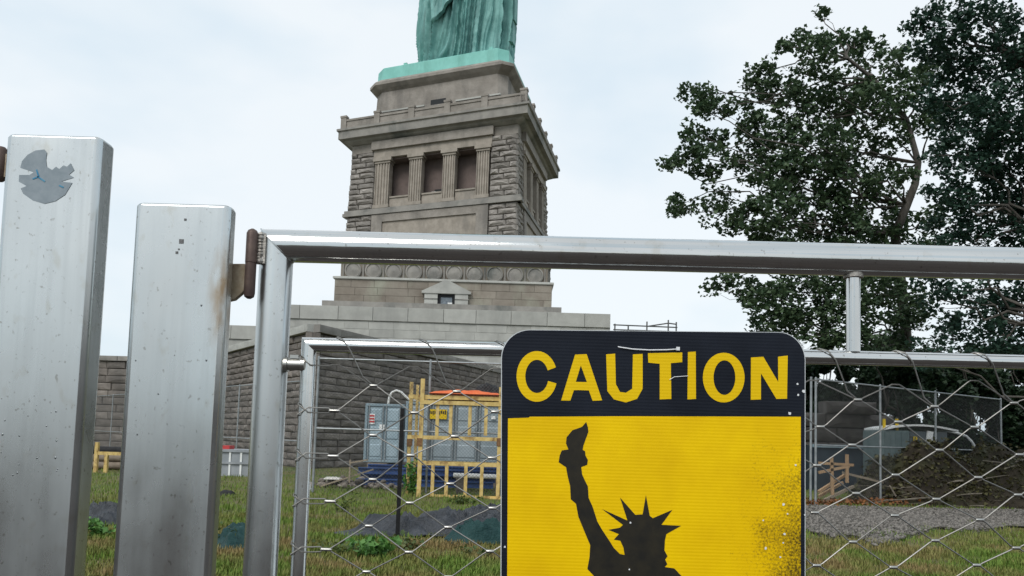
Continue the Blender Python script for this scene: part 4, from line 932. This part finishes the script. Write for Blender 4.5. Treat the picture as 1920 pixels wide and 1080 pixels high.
# ------------------------------------------------------------------ right side: stone wall, sawhorse, cart, debris
sw = thing('stone_wall', W(1500, 860, 26), 'low wall of rough grey stone blocks behind the gravel-side fence', 'wall'); sw.location.z = 0
wa, wb = (W(1440, 860, 25.5).x, 25.5), (W(1680, 860, 26.5).x, 26.5); wz = W(1580, 775, 26).z
wall_face(sw, wa, wb, 0, wz, .48, 1.1, FORT, .5, seed=31, joint=.03, name='stone_block')
m = MB(); m.boxf(wa[0], wb[0], 26.75, 27.5, 0, wz-.1); m.obj('wall_core', M['fortjoint'], sw)
# two loose blocks on top
for i, (px0, px1, py0, py1) in enumerate(((1592, 1640, 762, 778), (1545, 1600, 785, 800))):
    c = W((px0+px1)/2, py1, 26); o = bpy.data.objects.new('loose_block', FORT[i]); COL.objects.link(o); o.location = (c.x, 26.2, wz+.2-.01); o.scale = (.95, .7, .42); tag(o, ['rough grey block lying on top of the stone wall', 'second rough block resting along the stone wall top'][i], 'block')
sh = thing('sawhorse', G(1565, 935), 'rough orange-tan timber trestle with leaning boards behind the fence', 'trestle'); Yh = 17.9
M['tan'] = mat('tan_timber', (.38, .24, .13), (.48, .32, .19), 8, .85, bump=.3, bscale=30)
def hb(p, q_, yo0=0, yo1=0, name='leg', w_=.06, m=None):
    a, b = W(*p, Yh+yo0), W(*q_, Yh+yo1); a.z = max(a.z, .02); b.z = max(b.z, .02); MB().bar(a, b, w_, w_).obj(name, m or M['tan'], sh)
hb((1559, 857), (1561, 932)); hb((1588, 852), (1588, 905)); hb((1535, 868), (1600, 872), name='rail'); hb((1535, 886), (1592, 874), name='rail')
hb((1535, 922), (1585, 890), 0, .5, 'brace'); hb((1536, 930), (1580, 905), .2, .7, 'brace'); hb((1580, 886), (1655, 905), .3, .6, 'board', .05, M['plank']); hb((1545, 938), (1600, 912), -.2, .4, 'board', .06, M['plank'])
# blue bin behind the trestle
q = MB(); Yq = 22.5; a, b = W(1528, 858, Yq), W(1640, 838, Yq); q.loft([[(a.x, Yq, 0), (b.x, Yq, 0), (b.x, Yq+1, 0), (a.x, Yq+1, 0)], [(a.x-.1, Yq-.1, b.z), (b.x+.1, Yq-.1, b.z), (b.x+.1, Yq+1.1, b.z), (a.x-.1, Yq+1.1, b.z)]])
bn_ = thing('waste_skip', (a.x, Yq, 0), 'dark blue waste skip behind the timber trestle', 'skip'); q.obj('skip_body', mat('dark_blue_paint', (.015, .024, .036), (.03, .045, .06), 3, .6), bn_)
q = MB(); q.boxf(a.x-.12, b.x+.12, Yq-.16, Yq-.1, b.z-.06, b.z+.03); q.obj('skip_rim', M['contd'], bn_)
# small utility cart with white roof
Yc = 21.0; ct = thing('utility_cart', (W(1730, 860, Yc).x, Yc+.6, 0), 'small green-grey utility cart with a white curved roof and dark windows', 'cart')
cx0, cx1, cx2 = W(1655, 830, Yc).x, W(1706, 830, Yc).x, W(1778, 830, Yc).x; zt_, zb_, zs_ = W(1700, 806, Yc).z, .35, W(1720, 838, Yc).z
M['cart'] = mat('cart_body_paint', (.085, .125, .13), (.13, .17, .175), 4, .6, c3=(.09, .12, .12), s3=3, a3=.6)
q = MB(); q.boxf(cx0, cx1, Yc, Yc+1.2, zb_, zt_-.02); q.obj('cargo_box', M['cart'], ct, bevel=.03)
for k in range(5):
    x = cx0+.06+(cx1-cx0-.12)*k/4; q = MB(); q.boxf(x-.015, x+.015, Yc-.02, Yc, zb_+.05, zt_-.06); q.obj('box_rib', M['cart'], ct)
q = MB(); q.boxf(cx1+.01, cx2+.25, Yc+.02, Yc+1.18, zb_, zs_); q.obj('cab_body', M['cart'], ct, bevel=.04)
q = MB(); q.boxf(cx1+.02, cx2, Yc+.05, Yc+1.15, zs_, zt_-.03); q.obj('cab_glass', M['glass'], ct)
for px in (1741, 1748): pass
xp = W(1743, 820, Yc).x; q = MB(); q.bar((xp-.03, Yc+.02, zs_-.02), (xp+.03, Yc+.02, zt_-.02), .05, .16); q.obj('cab_pillar', M['wht'], ct)
q = MB(); rg = []
for k in range(9):
    u_ = k/8; x = W(1660+u_*135, 800, Yc).x; z = zt_+.04+.12*math.sin(PI*min(1, u_*1.05))**.8; rg.append([(x, Yc-.06, z-.05), (x, Yc-.06, z), (x, Yc+1.26, z), (x, Yc+1.26, z-.05)])
q.loft(rg); q.obj('roof', M['wht'], ct, smooth=True)
for xx in (cx0+.25, cx2+.0):
    for yy in (Yc+.05, Yc+1.1):
        q = MB(); q.tube([(xx, yy-.06, .26), (xx, yy+.06, .26)], .26, 18); wh = q.obj('wheel', M['blackfab'], ct, smooth=True); q = MB(); q.tube([(xx, yy-.07, .26), (xx, yy+.065, .26)], .12, 12); q.obj('rim', M['galv'], wh, smooth=True)
q = MB(); q.box((W(1717, 822, Yc).x, Yc+.03, (zs_+zt_)/2-.05), (.10, .02, .2)); q.obj('yellow_tag', M['sgy'], ct)
for px in (1662, 1686): 
    x = W(px, 790, Yc).x; q = MB(); q.boxf(x-.03, x+.03, Yc+.1, Yc+.16, zt_-.02, W(px, 785, Yc).z); q.obj('warning_post', M['sgy'], ct)
q = MB(); q.tube([W(x, y, Yc+.3) for x, y in ((1775, 808), (1795, 812), (1812, 818), (1822, 828), (1828, 838))], .035, 8); tag(q.obj('white_hose', M['wht'], None, smooth=True, loc=W(1828, 838, Yc+.3)), 'white hose drooping from the roofed cart onto the debris heap', 'hose')
# earth and brushwood heap
M['earth'] = mat('dark_earth', (.022, .018, .013), (.055, .044, .03), 3, .95, bump=.9, bscale=12, c3=(.05, .06, .02), s3=1.2, a3=.6, st3=(1, 1, 1))
M['branch'] = mat('dead_branch', (.13, .11, .085), (.24, .21, .17), 8, .9)
Ym = 19.6
def mound(cx, cy, rx, ry, hgt, seed):
    vs = []; fs = []; n = 40
    for j in range(n+1):
        for i in range(n+1):
            u_, v_ = i/n*2-1, j/n*2-1; d_ = math.sqrt(u_*u_+v_*v_); e = max(0, 1-d_**1.6)**.8
            z = hgt*e*(.75+.5*mnoise.noise(Vector((u_*2.5+seed, v_*2.5, seed)))+.22*mnoise.noise(Vector((u_*9+seed, v_*9, seed))))
            vs.append((cx+u_*rx, cy+v_*ry, max(z, 0)-.02))
    for j in range(n):
        for i in range(n): a = j*(n+1)+i; fs.append((a, a+1, a+n+2, a+n+1))
    return MB().add(vs, fs)
dx0, dx1 = W(1662, 930, Ym).x, W(2150, 930, Ym).x; dcx = (dx0+dx1)/2
xm = W(1745, 930, 18.9).x
db = thing('debris_heap', (dcx, Ym, 0), 'dark heap of earth and dead branches behind the gravel path', 'heap')
mound(dcx-.2, Ym-.1, (dx1-dx0)/2, 1.75, 1.62, 5).obj('earth', M['earth'], db, smooth=True, angle=60)
mound(xm-.05, 18.9, 1.95, 1.0, 1.75, 9).obj('earth', M['earth'], db, smooth=True, angle=60)
rr = random.Random(33)
for k in range(85):
    a0 = rr.uniform(-1, 1); px = dcx+a0*(dx1-dx0)/2*.95; y = Ym-1.2+rr.uniform(0, 1.6); l = rr.uniform(.5, 1.8); an = rr.gauss(0, .35)+(PI if rr.random() < .5 else 0); z = rr.uniform(.05, 1.3)*(1-abs(a0)**2)+.05
    p0 = Vector((px, y, z)); pts = [p0]; dr = Vector((math.cos(an), rr.uniform(-.4, .2), rr.uniform(-.28, .28)))
    for s in range(3): dr = dr+Vector((0, 0, rr.uniform(-.2, .15))); q_ = pts[-1]+dr*l/3; q_.z = max(q_.z, .03); pts.append(q_)
    r0 = rr.choice((.008, .012, .018, .03)); MB().tube(pts, [r0, r0*.85, r0*.65, r0*.35], 5).obj('dead_branch', M['branch'], db, smooth=True)
for k in range(38):
    px = xm+rr.uniform(-1.6, 1.9); y = rr.uniform(17.9, 18.7); l = rr.uniform(.4, 1.3); an = rr.gauss(0, .5)+(PI if rr.random() < .5 else 0); z = max(.05, rr.uniform(.1, 1.15)*(1-abs((px-xm)/2.1)**2)*(.35+.65*(y-17.9)/.8))
    pts = [Vector((px, y, z))]; dr = Vector((math.cos(an), rr.uniform(-.3, .2), rr.uniform(-.3, .35)))
    for s in range(3): dr = dr+Vector((0, 0, rr.uniform(-.25, .12))); q_ = pts[-1]+dr*l/3; q_.z = max(q_.z, .03); pts.append(q_)
    r0 = rr.choice((.006, .010, .016, .024)); MB().tube(pts, [r0, r0*.85, r0*.65, r0*.35], 5).obj('dead_branch', M['branch'], db, smooth=True)
# scaffold at the end of the terrace
Ys = 53.0; sc_ = thing('scaffold', (W(1205, 610, Ys).x, Ys, 0), 'thin tube scaffold rails rising beyond the end of the granite terrace', 'scaffold')
for px, t0 in ((1153, 607), (1178, 610), (1213, 603), (1253, 600), (1268, 604)):
    x = W(px, 610, Ys).x; q = MB(); q.tube([(x, Ys, 0), (x, Ys, W(px, t0, Ys).z)], .05, 6); q.obj('standard', M['wire'], sc_)
for (a, b) in (((1150, 609), (1270, 614)), ((1150, 618), (1270, 622)), ((1213, 612), (1253, 606)), ((1253, 606), (1268, 608))):
    p0, p1_ = W(*a, Ys), W(*b, Ys); q = MB(); q.tube([p0, p1_], .045, 6); q.obj('ledger', M['wire'], sc_)

# ------------------------------------------------------------------ trees
M['bark'] = mat('tree_bark', (.055, .05, .043), (.11, .10, .088), 6, .95, bump=.8, bscale=18, stretch=(1, 1, .3))
def leafmat(name, a, b, tr=.25):
    m = mat(name, a, b, rough=.55, spec=.35, island=True); t = m.node_tree; bs = t.nodes['Principled BSDF']; o = t.nodes['Material Output']
    tl = t.nodes.new('ShaderNodeBsdfTranslucent'); mx_ = t.nodes.new('ShaderNodeMixShader'); mx_.inputs[0].default_value = tr
    src = bs.inputs['Base Color'].links[0].from_socket; t.links.new(src, tl.inputs['Color']); t.links.new(bs.outputs[0], mx_.inputs[1]); t.links.new(tl.outputs[0], mx_.inputs[2]); t.links.new(mx_.outputs[0], o.inputs['Surface']); return m
M['leaf1'] = leafmat('plane_leaf', (.028, .060, .030), (.095, .145, .070))
M['leaf2'] = leafmat('dark_leaf', (.014, .042, .030), (.042, .088, .058))
M['leaf3'] = leafmat('shrub_leaf', (.010, .026, .014), (.032, .060, .026))
def leaf_cloud(cent, size, rng, droop=.35):
    """lobed leaves: six-point fold, vectorised. cent (n,3)"""
    n = len(cent); nr = rng.normal(size=(n, 3)); nr[:, 2] = np.abs(nr[:, 2])+.5; nr /= np.linalg.norm(nr, axis=1)[:, None]
    t = rng.normal(size=(n, 3)); t[:, 2] -= droop; t -= nr*(t*nr).sum(1)[:, None]; t /= np.linalg.norm(t, axis=1)[:, None]; b = np.cross(nr, t)
    s = size*rng.uniform(.65, 1.25, n)[:, None]
    shape = ((-.5, 0, 0), (-.12, .52, .10), (.1, .28, .05), (.55, 0, -.05), (.1, -.28, .05), (-.12, -.52, .10))
    V = np.stack([cent+t*s*x+b*s*y+nr*s*z for x, y, z in shape], 1).reshape(-1, 3)
    i = np.arange(n)*6; F = np.concatenate([np.stack([i, i+1, i+2, i+3], 1), np.stack([i, i+3, i+4, i+5], 1)])
    return V, F
def np_obj(name, V, F, m, parent, kind=None, uv=None):
    me = bpy.data.meshes.new(name); o3 = np.array(origin(parent)) if parent else np.zeros(3)
    k = F.shape[1]; me.vertices.add(len(V)); me.vertices.foreach_set('co', (V-o3).astype(np.float32).ravel()); me.loops.add(F.size); me.loops.foreach_set('vertex_index', F.astype(np.int32).ravel())
    me.polygons.add(len(F)); me.polygons.foreach_set('loop_start', np.arange(0, F.size, k, dtype=np.int32)); me.update(calc_edges=True); me.validate()
    me.materials.append(m); o = bpy.data.objects.new(name, me); COL.objects.link(o)
    if parent: o.parent = parent
    if kind: o['kind'] = kind
    return o
def limb(m, p, q, r0, r1, rng, n=6, wig=.12, sag=0.):
    p, q = Vector(p), Vector(q); L_ = (q-p).length; pts = []; rs = []
    for k in range(n+1):
        t = k/n; c = p.lerp(q, t)+Vector(rng.normal(size=3))*wig*L_*.25*math.sin(PI*t); c.z += sag*math.sin(PI*t)*L_; pts.append(c); rs.append(r0+(r1-r0)*t)
    m.tube(pts, rs, 7); return pts
def tree(base, trunk, clumps, Y, label, leafm, leaf, seed, dens, r0, depth=1.0, twig=.26, group=None, per=25):
    """clumps: (px, py, radius px, density) – foliage masses traced from the crown's outline, spread in depth"""
    rng = np.random.default_rng(seed); t = thing('tree', base, label, 'tree', group); mm = MB()
    tp = [Vector(base)]+[W(*q[:2], Y+q[2]) for q in trunk]; n = len(tp); rad = [r0*(1-.75*k/(n-1)) for k in range(n)]
    mm.tube(tp, rad, 10); mm.obj('trunk', M['bark'], t, smooth=True, angle=70)
    lm = MB(); C = []; pxm = Y/FPX
    for px, py, r, dn in clumps:
        dz = rng.uniform(-1, 1)*depth*(1-.5*min(1, r/120)); c = W(px, py, Y+dz); R = r*pxm
        # branch from the nearest trunk point below the clump
        best = min(tp[1:], key=lambda q: (q-c).length+max(0, q.z-c.z)*2)
        bp = limb(lm, best, c, max(.02, r0*.18), .010, rng, wig=.22)
        nt_ = max(4, int(dn*dens*(r+6)**2/115))
        dirs = rng.normal(size=(nt_, 3)); dirs /= np.linalg.norm(dirs, axis=1)[:, None]; rr_ = R*rng.uniform(.2, 1.0, nt_)**.6
        tw = np.array(c)+dirs*rr_[:, None]*np.array([1, .9, .92])
        for k in range(nt_):
            if k % 6 == 0: limb(lm, bp[-1 if rng.random() < .6 else -3], tw[k], .010, .003, rng, 3, .15)
            m_ = int(per*rng.uniform(.6, 1.4)); ofs = rng.normal(size=(m_, 3)); ofs /= np.linalg.norm(ofs, axis=1)[:, None]; C.append(tw[k]+ofs*(twig*rng.uniform(.3, 1, m_)**.5)[:, None]*np.array([1, 1, .75]))
    lm.obj('branches', M['bark'], t, smooth=True, kind='stuff')
    V, F = leaf_cloud(np.concatenate(C), leaf, rng); np_obj('crown', V, F, leafm, t, 'stuff'); return t
cl1 = [(1284, 172, 16, 1), (1322, 178, 30, 1.2), (1350, 200, 30, 1.2), (1318, 208, 18, .8), (1258, 308, 18, 1), (1290, 290, 30, 1), (1330, 262, 38, 1), (1330, 310, 40, 1), (1300, 245, 18, .8), (1258, 388, 18, 1), (1285, 380, 26, 1), (1330, 398, 26, 1), (1360, 372, 26, .9), (1425, 130, 24, 1), (1420, 175, 40, 1), (1470, 170, 45, 1), (1465, 85, 12, 1), (1500, 78, 28, 1), (1540, 28, 10, 1.2), (1545, 70, 24, 1), (1530, 110, 45, 1), (1600, 75, 34, 1), (1622, 110, 45, 1), (1400, 245, 40, .9), (1450, 250, 55, 1), (1510, 210, 65, 1.1), (1590, 190, 65, 1.1), (1650, 190, 50, 1), (1690, 110, 40, .9), (1400, 310, 40, .9), (1455, 330, 65, 1.1), (1530, 300, 75, 1.2), (1610, 280, 70, 1.1), (1400, 400, 40, 1), (1455, 410, 65, 1.1), (1530, 390, 75, 1.3), (1610, 380, 70, 1.2), (1665, 330, 40, .6), (1680, 250, 40, .7), (1370, 430, 25, .9), (1440, 470, 50, 1), (1520, 480, 70, 1.2), (1600, 470, 70, 1.2), (1670, 440, 50, .9), (1335, 540, 18, 1), (1365, 525, 24, 1), (1400, 550, 32, 1), (1440, 560, 45, 1.1), (1500, 570, 60, 1.2), (1570, 560, 65, 1.2), (1640, 550, 60, 1.1), (1700, 540, 45, .9), (1420, 610, 32, 1), (1470, 620, 45, 1), (1540, 630, 50, 1.1), (1620, 630, 55, 1.1), (1690, 620, 50, 1), (1690, 320, 26, .7), (1690, 395, 34, .9), (1740, 410, 34, 1), (1735, 480, 40, 1), (1725, 590, 40, 1), (1690, 170, 45, 1), (1735, 140, 40, 1), (1745, 225, 36, 1)]
tb = W(1700, 900, 24.6); tb.z = -.05
tree(tb, [(1702, 800, 2.6), (1700, 640, 2.4), (1688, 520, 1.2), (1678, 440, .3), (1700, 385, 0), (1716, 345, 0), (1722, 305, .1), (1700, 225, .3), (1640, 150, .2), (1590, 110, 0)], cl1, 22.0, 'broad leafy tree with pale-edged crown spreading left above the gate', M['leaf1'], .128, 5, 1.0, .19, depth=1.5, twig=.25)
cl2 = [(1725, 45, 26, 1), (1752, 300, 26, .8), (1750, 360, 26, .8), (1745, 470, 36, 1), (1750, 530, 30, .9), (1745, 660, 40, 1), (1745, 20, 30, 1), (1780, 60, 45, 1), (1830, 25, 50, .9), (1885, 40, 40, .8), (1735, 95, 30, 1), (1790, 130, 55, 1.1), (1860, 110, 60, 1), (1930, 140, 70, 1), (1750, 180, 35, 1), (1810, 205, 60, 1.2), (1880, 210, 70, 1.2), (1760, 260, 30, .9), (1820, 290, 60, 1.2), (1890, 300, 70, 1.2), (1790, 360, 45, 1), (1850, 380, 65, 1.2), (1915, 390, 60, 1.1), (1770, 430, 35, .9), (1830, 450, 45, .9), (1890, 440, 50, .8), (1760, 560, 30, .7), (1810, 560, 40, .6), (1870, 570, 60, 1), (1920, 560, 60, 1), (1780, 620, 40, 1), (1850, 640, 55, 1.1), (1930, 640, 60, 1.1), (1990, 80, 90, 1), (1990, 250, 100, 1), (2000, 430, 100, 1), (2010, 600, 90, 1), (2110, 160, 110, 1), (2120, 360, 120, 1), (2110, 550, 110, 1)]
tree(G(1985, 985), [(1980, 800, 0), (1965, 600, 0), (1940, 420, 0), (1930, 260, 0), (1925, 120, 0), (1930, 0, 0)], cl2, 15.5, 'dark dense tree leaning in over the right end of the gate', M['leaf2'], .088, 6, 1.05, .20, depth=1.1, twig=.18)
def shrub(px0, px1, py0, py1, Y, label, seed, m, n=1500, leaf=.13):
    rng = np.random.default_rng(seed); a, b = W(px0, py1, Y), W(px1, py0, Y); cx = (a.x+b.x)/2; t = thing('shrub', (cx, Y, 0), label, 'shrub', 'shrubs below the trees')
    H = b.z; rx = abs(b.x-a.x)/2; sm = MB()
    for k in range(7): limb(sm, (cx+rng.normal()*.1, Y+rng.normal()*.1, 0), (cx+rng.uniform(-.8, .8)*rx, Y+rng.uniform(-.5, .5), H*rng.uniform(.6, .95)), .035, .01, rng)
    sm.obj('stems', M['bark'], t, smooth=True, kind='stuff')
    C = []; nb = 26
    for k in range(nb):
        c = np.array([cx+rng.uniform(-1, 1)*rx*.85, Y+rng.uniform(-.7, .7), 0]); c[2] = H*(.1+.8*rng.random())*(1-.35*abs((c[0]-cx)/rx)**2); r_ = rng.uniform(.25, .55)
        d_ = rng.normal(size=(n//nb, 3)); d_ /= np.linalg.norm(d_, axis=1)[:, None]; C.append(c+d_*(r_*rng.uniform(.3, 1, n//nb)**.5)[:, None])
    C = np.concatenate(C); C = C[C[:, 2] > .03]; V, F = leaf_cloud(C, leaf, rng); np_obj('foliage', V, F, m, t, 'stuff')
for i, (a, b, c, d, Y, lb) in enumerate(((1470, 1600, 640, 860, 28.5, 'dark shrub rising behind the low stone wall'), (1560, 1700, 655, 860, 30, 'tall dark shrub between the stone wall and the utility cart'), (1655, 1800, 640, 860, 23.6, 'dark evergreen shrub standing right behind the utility cart roof'), (1770, 1900, 640, 860, 23.8, 'dark evergreen shrub behind the debris heap'), (1860, 2020, 630, 860, 24, 'dark evergreen shrub beyond the debris heap under the dense tree'), (1400, 1520, 700, 870, 30, 'dark shrub behind the caution sign beside the stone wall'), (1980, 2160, 620, 860, 23, 'dark evergreen shrub at the end of the debris heap'), (1720, 1870, 620, 860, 27.5, 'tall dark shrub filling the gap behind the cart and heap'), (1830, 2000, 610, 860, 28, 'tall dark shrub filling the gap behind the dense tree trunk'), (1485, 1575, 615, 860, 27.6, 'narrow dark shrub close behind the stone wall next to the caution sign'), (1590, 1740, 620, 860, 31, 'tall dark shrub far behind the cart beneath the broad tree'))):
    shrub(a, b, c, d, Y, lb, 60+i, M['leaf3'], n=11000, leaf=.17)

# leaf litter and small growth over the debris heap
rng = np.random.default_rng(77); P_ = []
for ob in [c for c in db.children if c.name.startswith('earth')]:
    o3 = np.array(db.location); cs = np.array([v.co for v in ob.data.vertices])+o3; cs = cs[cs[:, 2] > .05]; k_ = rng.integers(0, len(cs), 5200); P_.append(cs[k_]+rng.normal(size=(5200, 3))*np.array([.06, .06, .035])+np.array([0, 0, .02]))
V, F = leaf_cloud(np.concatenate(P_), .085, rng, 0.0); np_obj('leaf_litter', V, F, leafmat('litter_leaf', (.03, .028, .012), (.105, .095, .035), .1), db, 'stuff')

# ------------------------------------------------------------------ lawn
def grassmat():
    m = mat('grass_blade', (.075, .145, .02), (.17, .235, .045), rough=.7, spec=.2, island=True); t = m.node_tree; bs = t.nodes['Principled BSDF']; src = bs.inputs['Base Color'].links[0].from_socket
    g = t.nodes.new('ShaderNodeNewGeometry'); n = t.nodes.new('ShaderNodeTexNoise'); n.inputs['Scale'].default_value = .75; n.inputs['Detail'].default_value = 5; n.inputs['Roughness'].default_value = .65; t.links.new(g.outputs['Position'], n.inputs['Vector'])
    r = t.nodes.new('ShaderNodeMapRange'); r.inputs['From Min'].default_value = .42; r.inputs['From Max'].default_value = .60; t.links.new(n.outputs['Fac'], r.inputs['Value'])
    rb = t.nodes.new('ShaderNodeMix'); rb.data_type = 'RGBA'; rb.inputs[6].default_value = (.19, .145, .055, 1); rb.inputs[7].default_value = (.27, .20, .09, 1); t.links.new(g.outputs['Random Per Island'], rb.inputs[0])
    q = t.nodes.new('ShaderNodeMix'); q.data_type = 'RGBA'; sx = t.nodes.new('ShaderNodeSeparateXYZ'); t.links.new(g.outputs['Position'], sx.inputs[0]); ry = t.nodes.new('ShaderNodeMapRange'); ry.inputs['From Min'].default_value = 9.5; ry.inputs['From Max'].default_value = 14.5; ry.inputs['To Min'].default_value = 1; ry.inputs['To Max'].default_value = .3; t.links.new(sx.outputs['Y'], ry.inputs['Value'])
    mu = t.nodes.new('ShaderNodeMath'); mu.operation = 'MULTIPLY'; t.links.new(r.outputs['Result'], mu.inputs[0]); t.links.new(ry.outputs['Result'], mu.inputs[1]); t.links.new(mu.outputs[0], q.inputs[0]); t.links.new(src, q.inputs[6]); t.links.new(rb.outputs[2], q.inputs[7]); t.links.new(q.outputs[2], bs.inputs['Base Color']); return m
M['grass'] = grassmat()
def inside(poly, X, Y):
    r = np.zeros(len(X), bool); n = len(poly); j = n-1
    for i in range(n):
        xi_, yi_, xj, yj = poly[i].x, poly[i].y, poly[j].x, poly[j].y
        r ^= ((yi_ > Y) != (yj > Y)) & (X < (xj-xi_)*(Y-yi_)/(yj-yi_+1e-12)+xi_); j = i
    return r
def blades(X, Y, h, rng, lean=.6, wd=.0045):
    n = len(X); a = rng.uniform(0, 2*PI, n); l = h*rng.uniform(.1, lean, n); wv = np.stack([-np.sin(a), np.cos(a), np.zeros(n)], 1)*(wd*rng.uniform(.7, 1.4, n))[:, None]
    b = np.stack([X, Y, np.zeros(n)], 1); mid = b+np.stack([np.cos(a)*l*.35, np.sin(a)*l*.35, h*.6], 1); tip = b+np.stack([np.cos(a)*l, np.sin(a)*l, h], 1)
    V = np.stack([b-wv, b+wv, mid+wv*.8, mid-wv*.8, tip], 1).reshape(-1, 3); i = np.arange(n)*5
    return V, np.concatenate([np.stack([i, i+1, i+2], 1), np.stack([i, i+2, i+3], 1), np.stack([i+3, i+2, i+4], 1)])
rng = np.random.default_rng(4); N_ = 210000
yy = 6.5/(1-rng.random(N_)*(1-6.5/27.0)); xx = yy*rng.uniform(-.70, .74, N_)
keep = ~inside(gravel_poly, xx+rng.normal(size=N_)*.45, yy+rng.normal(size=N_)*.45)
# clumping
cn = np.array([mnoise.noise(Vector((x*1.7, y*1.7, 1)))+.6*mnoise.noise(Vector((x*6, y*6, 4))) for x, y in zip(xx, yy)])
keep &= (cn+rng.normal(size=N_)*.35) > -.40
xx, yy, cn = xx[keep], yy[keep], cn[keep]; hh_ = np.clip(.035+.04*cn+rng.random(len(xx))*.05, .018, .14)
V, F = blades(xx, yy, hh_, rng, wd=.0055*1); V2 = V
go_ = np_obj('lawn_grass', V, F, M['grass'], None, 'stuff')
go_['label'] = 'patchy green and brown grass covering the ground beyond the gate'; go_['category'] = 'grass'
# gravel stones lying on the path
gp = np.array([(q.x, q.y) for q in gravel_poly]); rng = np.random.default_rng(8); n = 26000
X = rng.uniform(gp[:, 0].min(), min(gp[:, 0].max(), 15), n); Y = rng.uniform(gp[:, 1].min(), gp[:, 1].max(), n); k = inside(gravel_poly, X, Y); X, Y = X[k], Y[k]; n = len(X)
s = rng.uniform(.012, .045, n)[:, None]; c = np.stack([X, Y, np.full(n, .045)], 1)
oc = np.array([(1, 0, 0), (-1, 0, 0), (0, 1, 0), (0, -1, 0), (0, 0, .7), (0, 0, -.7)]); V = (c[:, None]+oc[None]*s[:, None]*rng.uniform(.6, 1.3, (n, 6, 1))).reshape(-1, 3); i = np.arange(n)*6
F = np.concatenate([np.stack([i+a, i+b, i+d], 1) for a, b, d in ((0, 2, 4), (2, 1, 4), (1, 3, 4), (3, 0, 4), (2, 0, 5), (1, 2, 5), (3, 1, 5), (0, 3, 5))])
M['pebble'] = mat('gravel_stone', (.075, .07, .062), (.22, .20, .18), rough=.9, island=True)
o = np_obj('gravel_stones', V, F, M['pebble'], None, 'stuff'); o['label'] = 'loose grey gravel strewn over the path'; o['category'] = 'gravel'
# fallen orange leaves along the fence foot
rng = np.random.default_rng(12); n = 650; u_ = rng.random(n); p0, p1_ = G(1500, 949), G(1720, 945)
C = np.stack([p0.x+(p1_.x-p0.x)*u_, p0.y+(p1_.y-p0.y)*u_+rng.normal(size=n)*.28, .02+rng.random(n)*.12], 1); V, F = leaf_cloud(C, .075, rng)
o = np_obj('fallen_leaves', V, F, leafmat('dry_leaf', (.15, .055, .018), (.27, .115, .04), .1), None, 'stuff'); o['label'] = 'orange-brown fallen leaves drifted along the fence foot'; o['category'] = 'leaves'
# weeds
M['weed'] = leafmat('weed_leaf', (.06, .16, .03), (.12, .26, .06)); M['weedd'] = leafmat('weed_leaf_dull', (.05, .09, .025), (.13, .15, .045))
def weed(px, py, r, h, n, m, label, seed, leaf=.07):
    rng = np.random.default_rng(seed); g = G(px, py); t = thing('weed', g, label, 'weed', None); sm = MB(); C = []
    for k in range(9):
        a = rng.uniform(0, 6.28); tp_ = Vector((g.x+math.cos(a)*r*rng.uniform(.2, 1), g.y+math.sin(a)*r*rng.uniform(.2, 1), h*rng.uniform(.5, 1))); pts = limb(sm, g, tp_, .005, .002, rng, 4)
        for q in pts[1:]:
            m_ = max(1, n//36); C.append(np.array(q)+rng.normal(size=(m_, 3))*np.array([.05, .05, .03]))
    sm.obj('stems', M['grass'], t, kind='stuff'); C = np.concatenate(C); C[:, 2] = np.maximum(C[:, 2], .02); V, F = leaf_cloud(C, leaf, rng); np_obj('leaves', V, F, m, t, 'stuff')
for i, (px, py, r, h, n, m, lb, lf) in enumerate(((693, 1046, .26, .20, 260, 'weed', 'bright green leafy weed in front of the grey plastic sheet', .075), (765, 1034, .18, .16, 120, 'weedd', 'small weed right of the bright green one before the stake', .05), (772, 930, .18, .75, 240, 'weed', 'climbing green weed at the foot of the yellow rack post', .09), (440, 1024, .22, .2, 150, 'weedd', 'leafy weed beside the green tarpaulin scrap', .06), (190, 1008, .20, .22, 180, 'weed', 'leafy weed between the two steel posts', .06), (640, 960, .3, .42, 160, 'weedd', 'tall thin yellowing weed behind the grey plastic sheet', .05), (870, 945, .4, .16, 200, 'weedd', 'low weed growing before the yellow rack foot', .06), (1770, 905, .6, .6, 420, 'weedd', 'yellow-green weed sprawling over the debris heap', .1), (1690, 930, .5, .5, 300, 'weedd', 'dull weed at the fence end before the debris heap', .08), (640, 1036, .3, .14, 140, 'weedd', 'low brownish weed beside the inner gate frame', .05), (905, 1048, .3, .12, 140, 'weedd', 'low weed in front of the green tarpaulin', .05))):
    weed(px, py, r, h, n, M[m], lb, 80+i, lf)
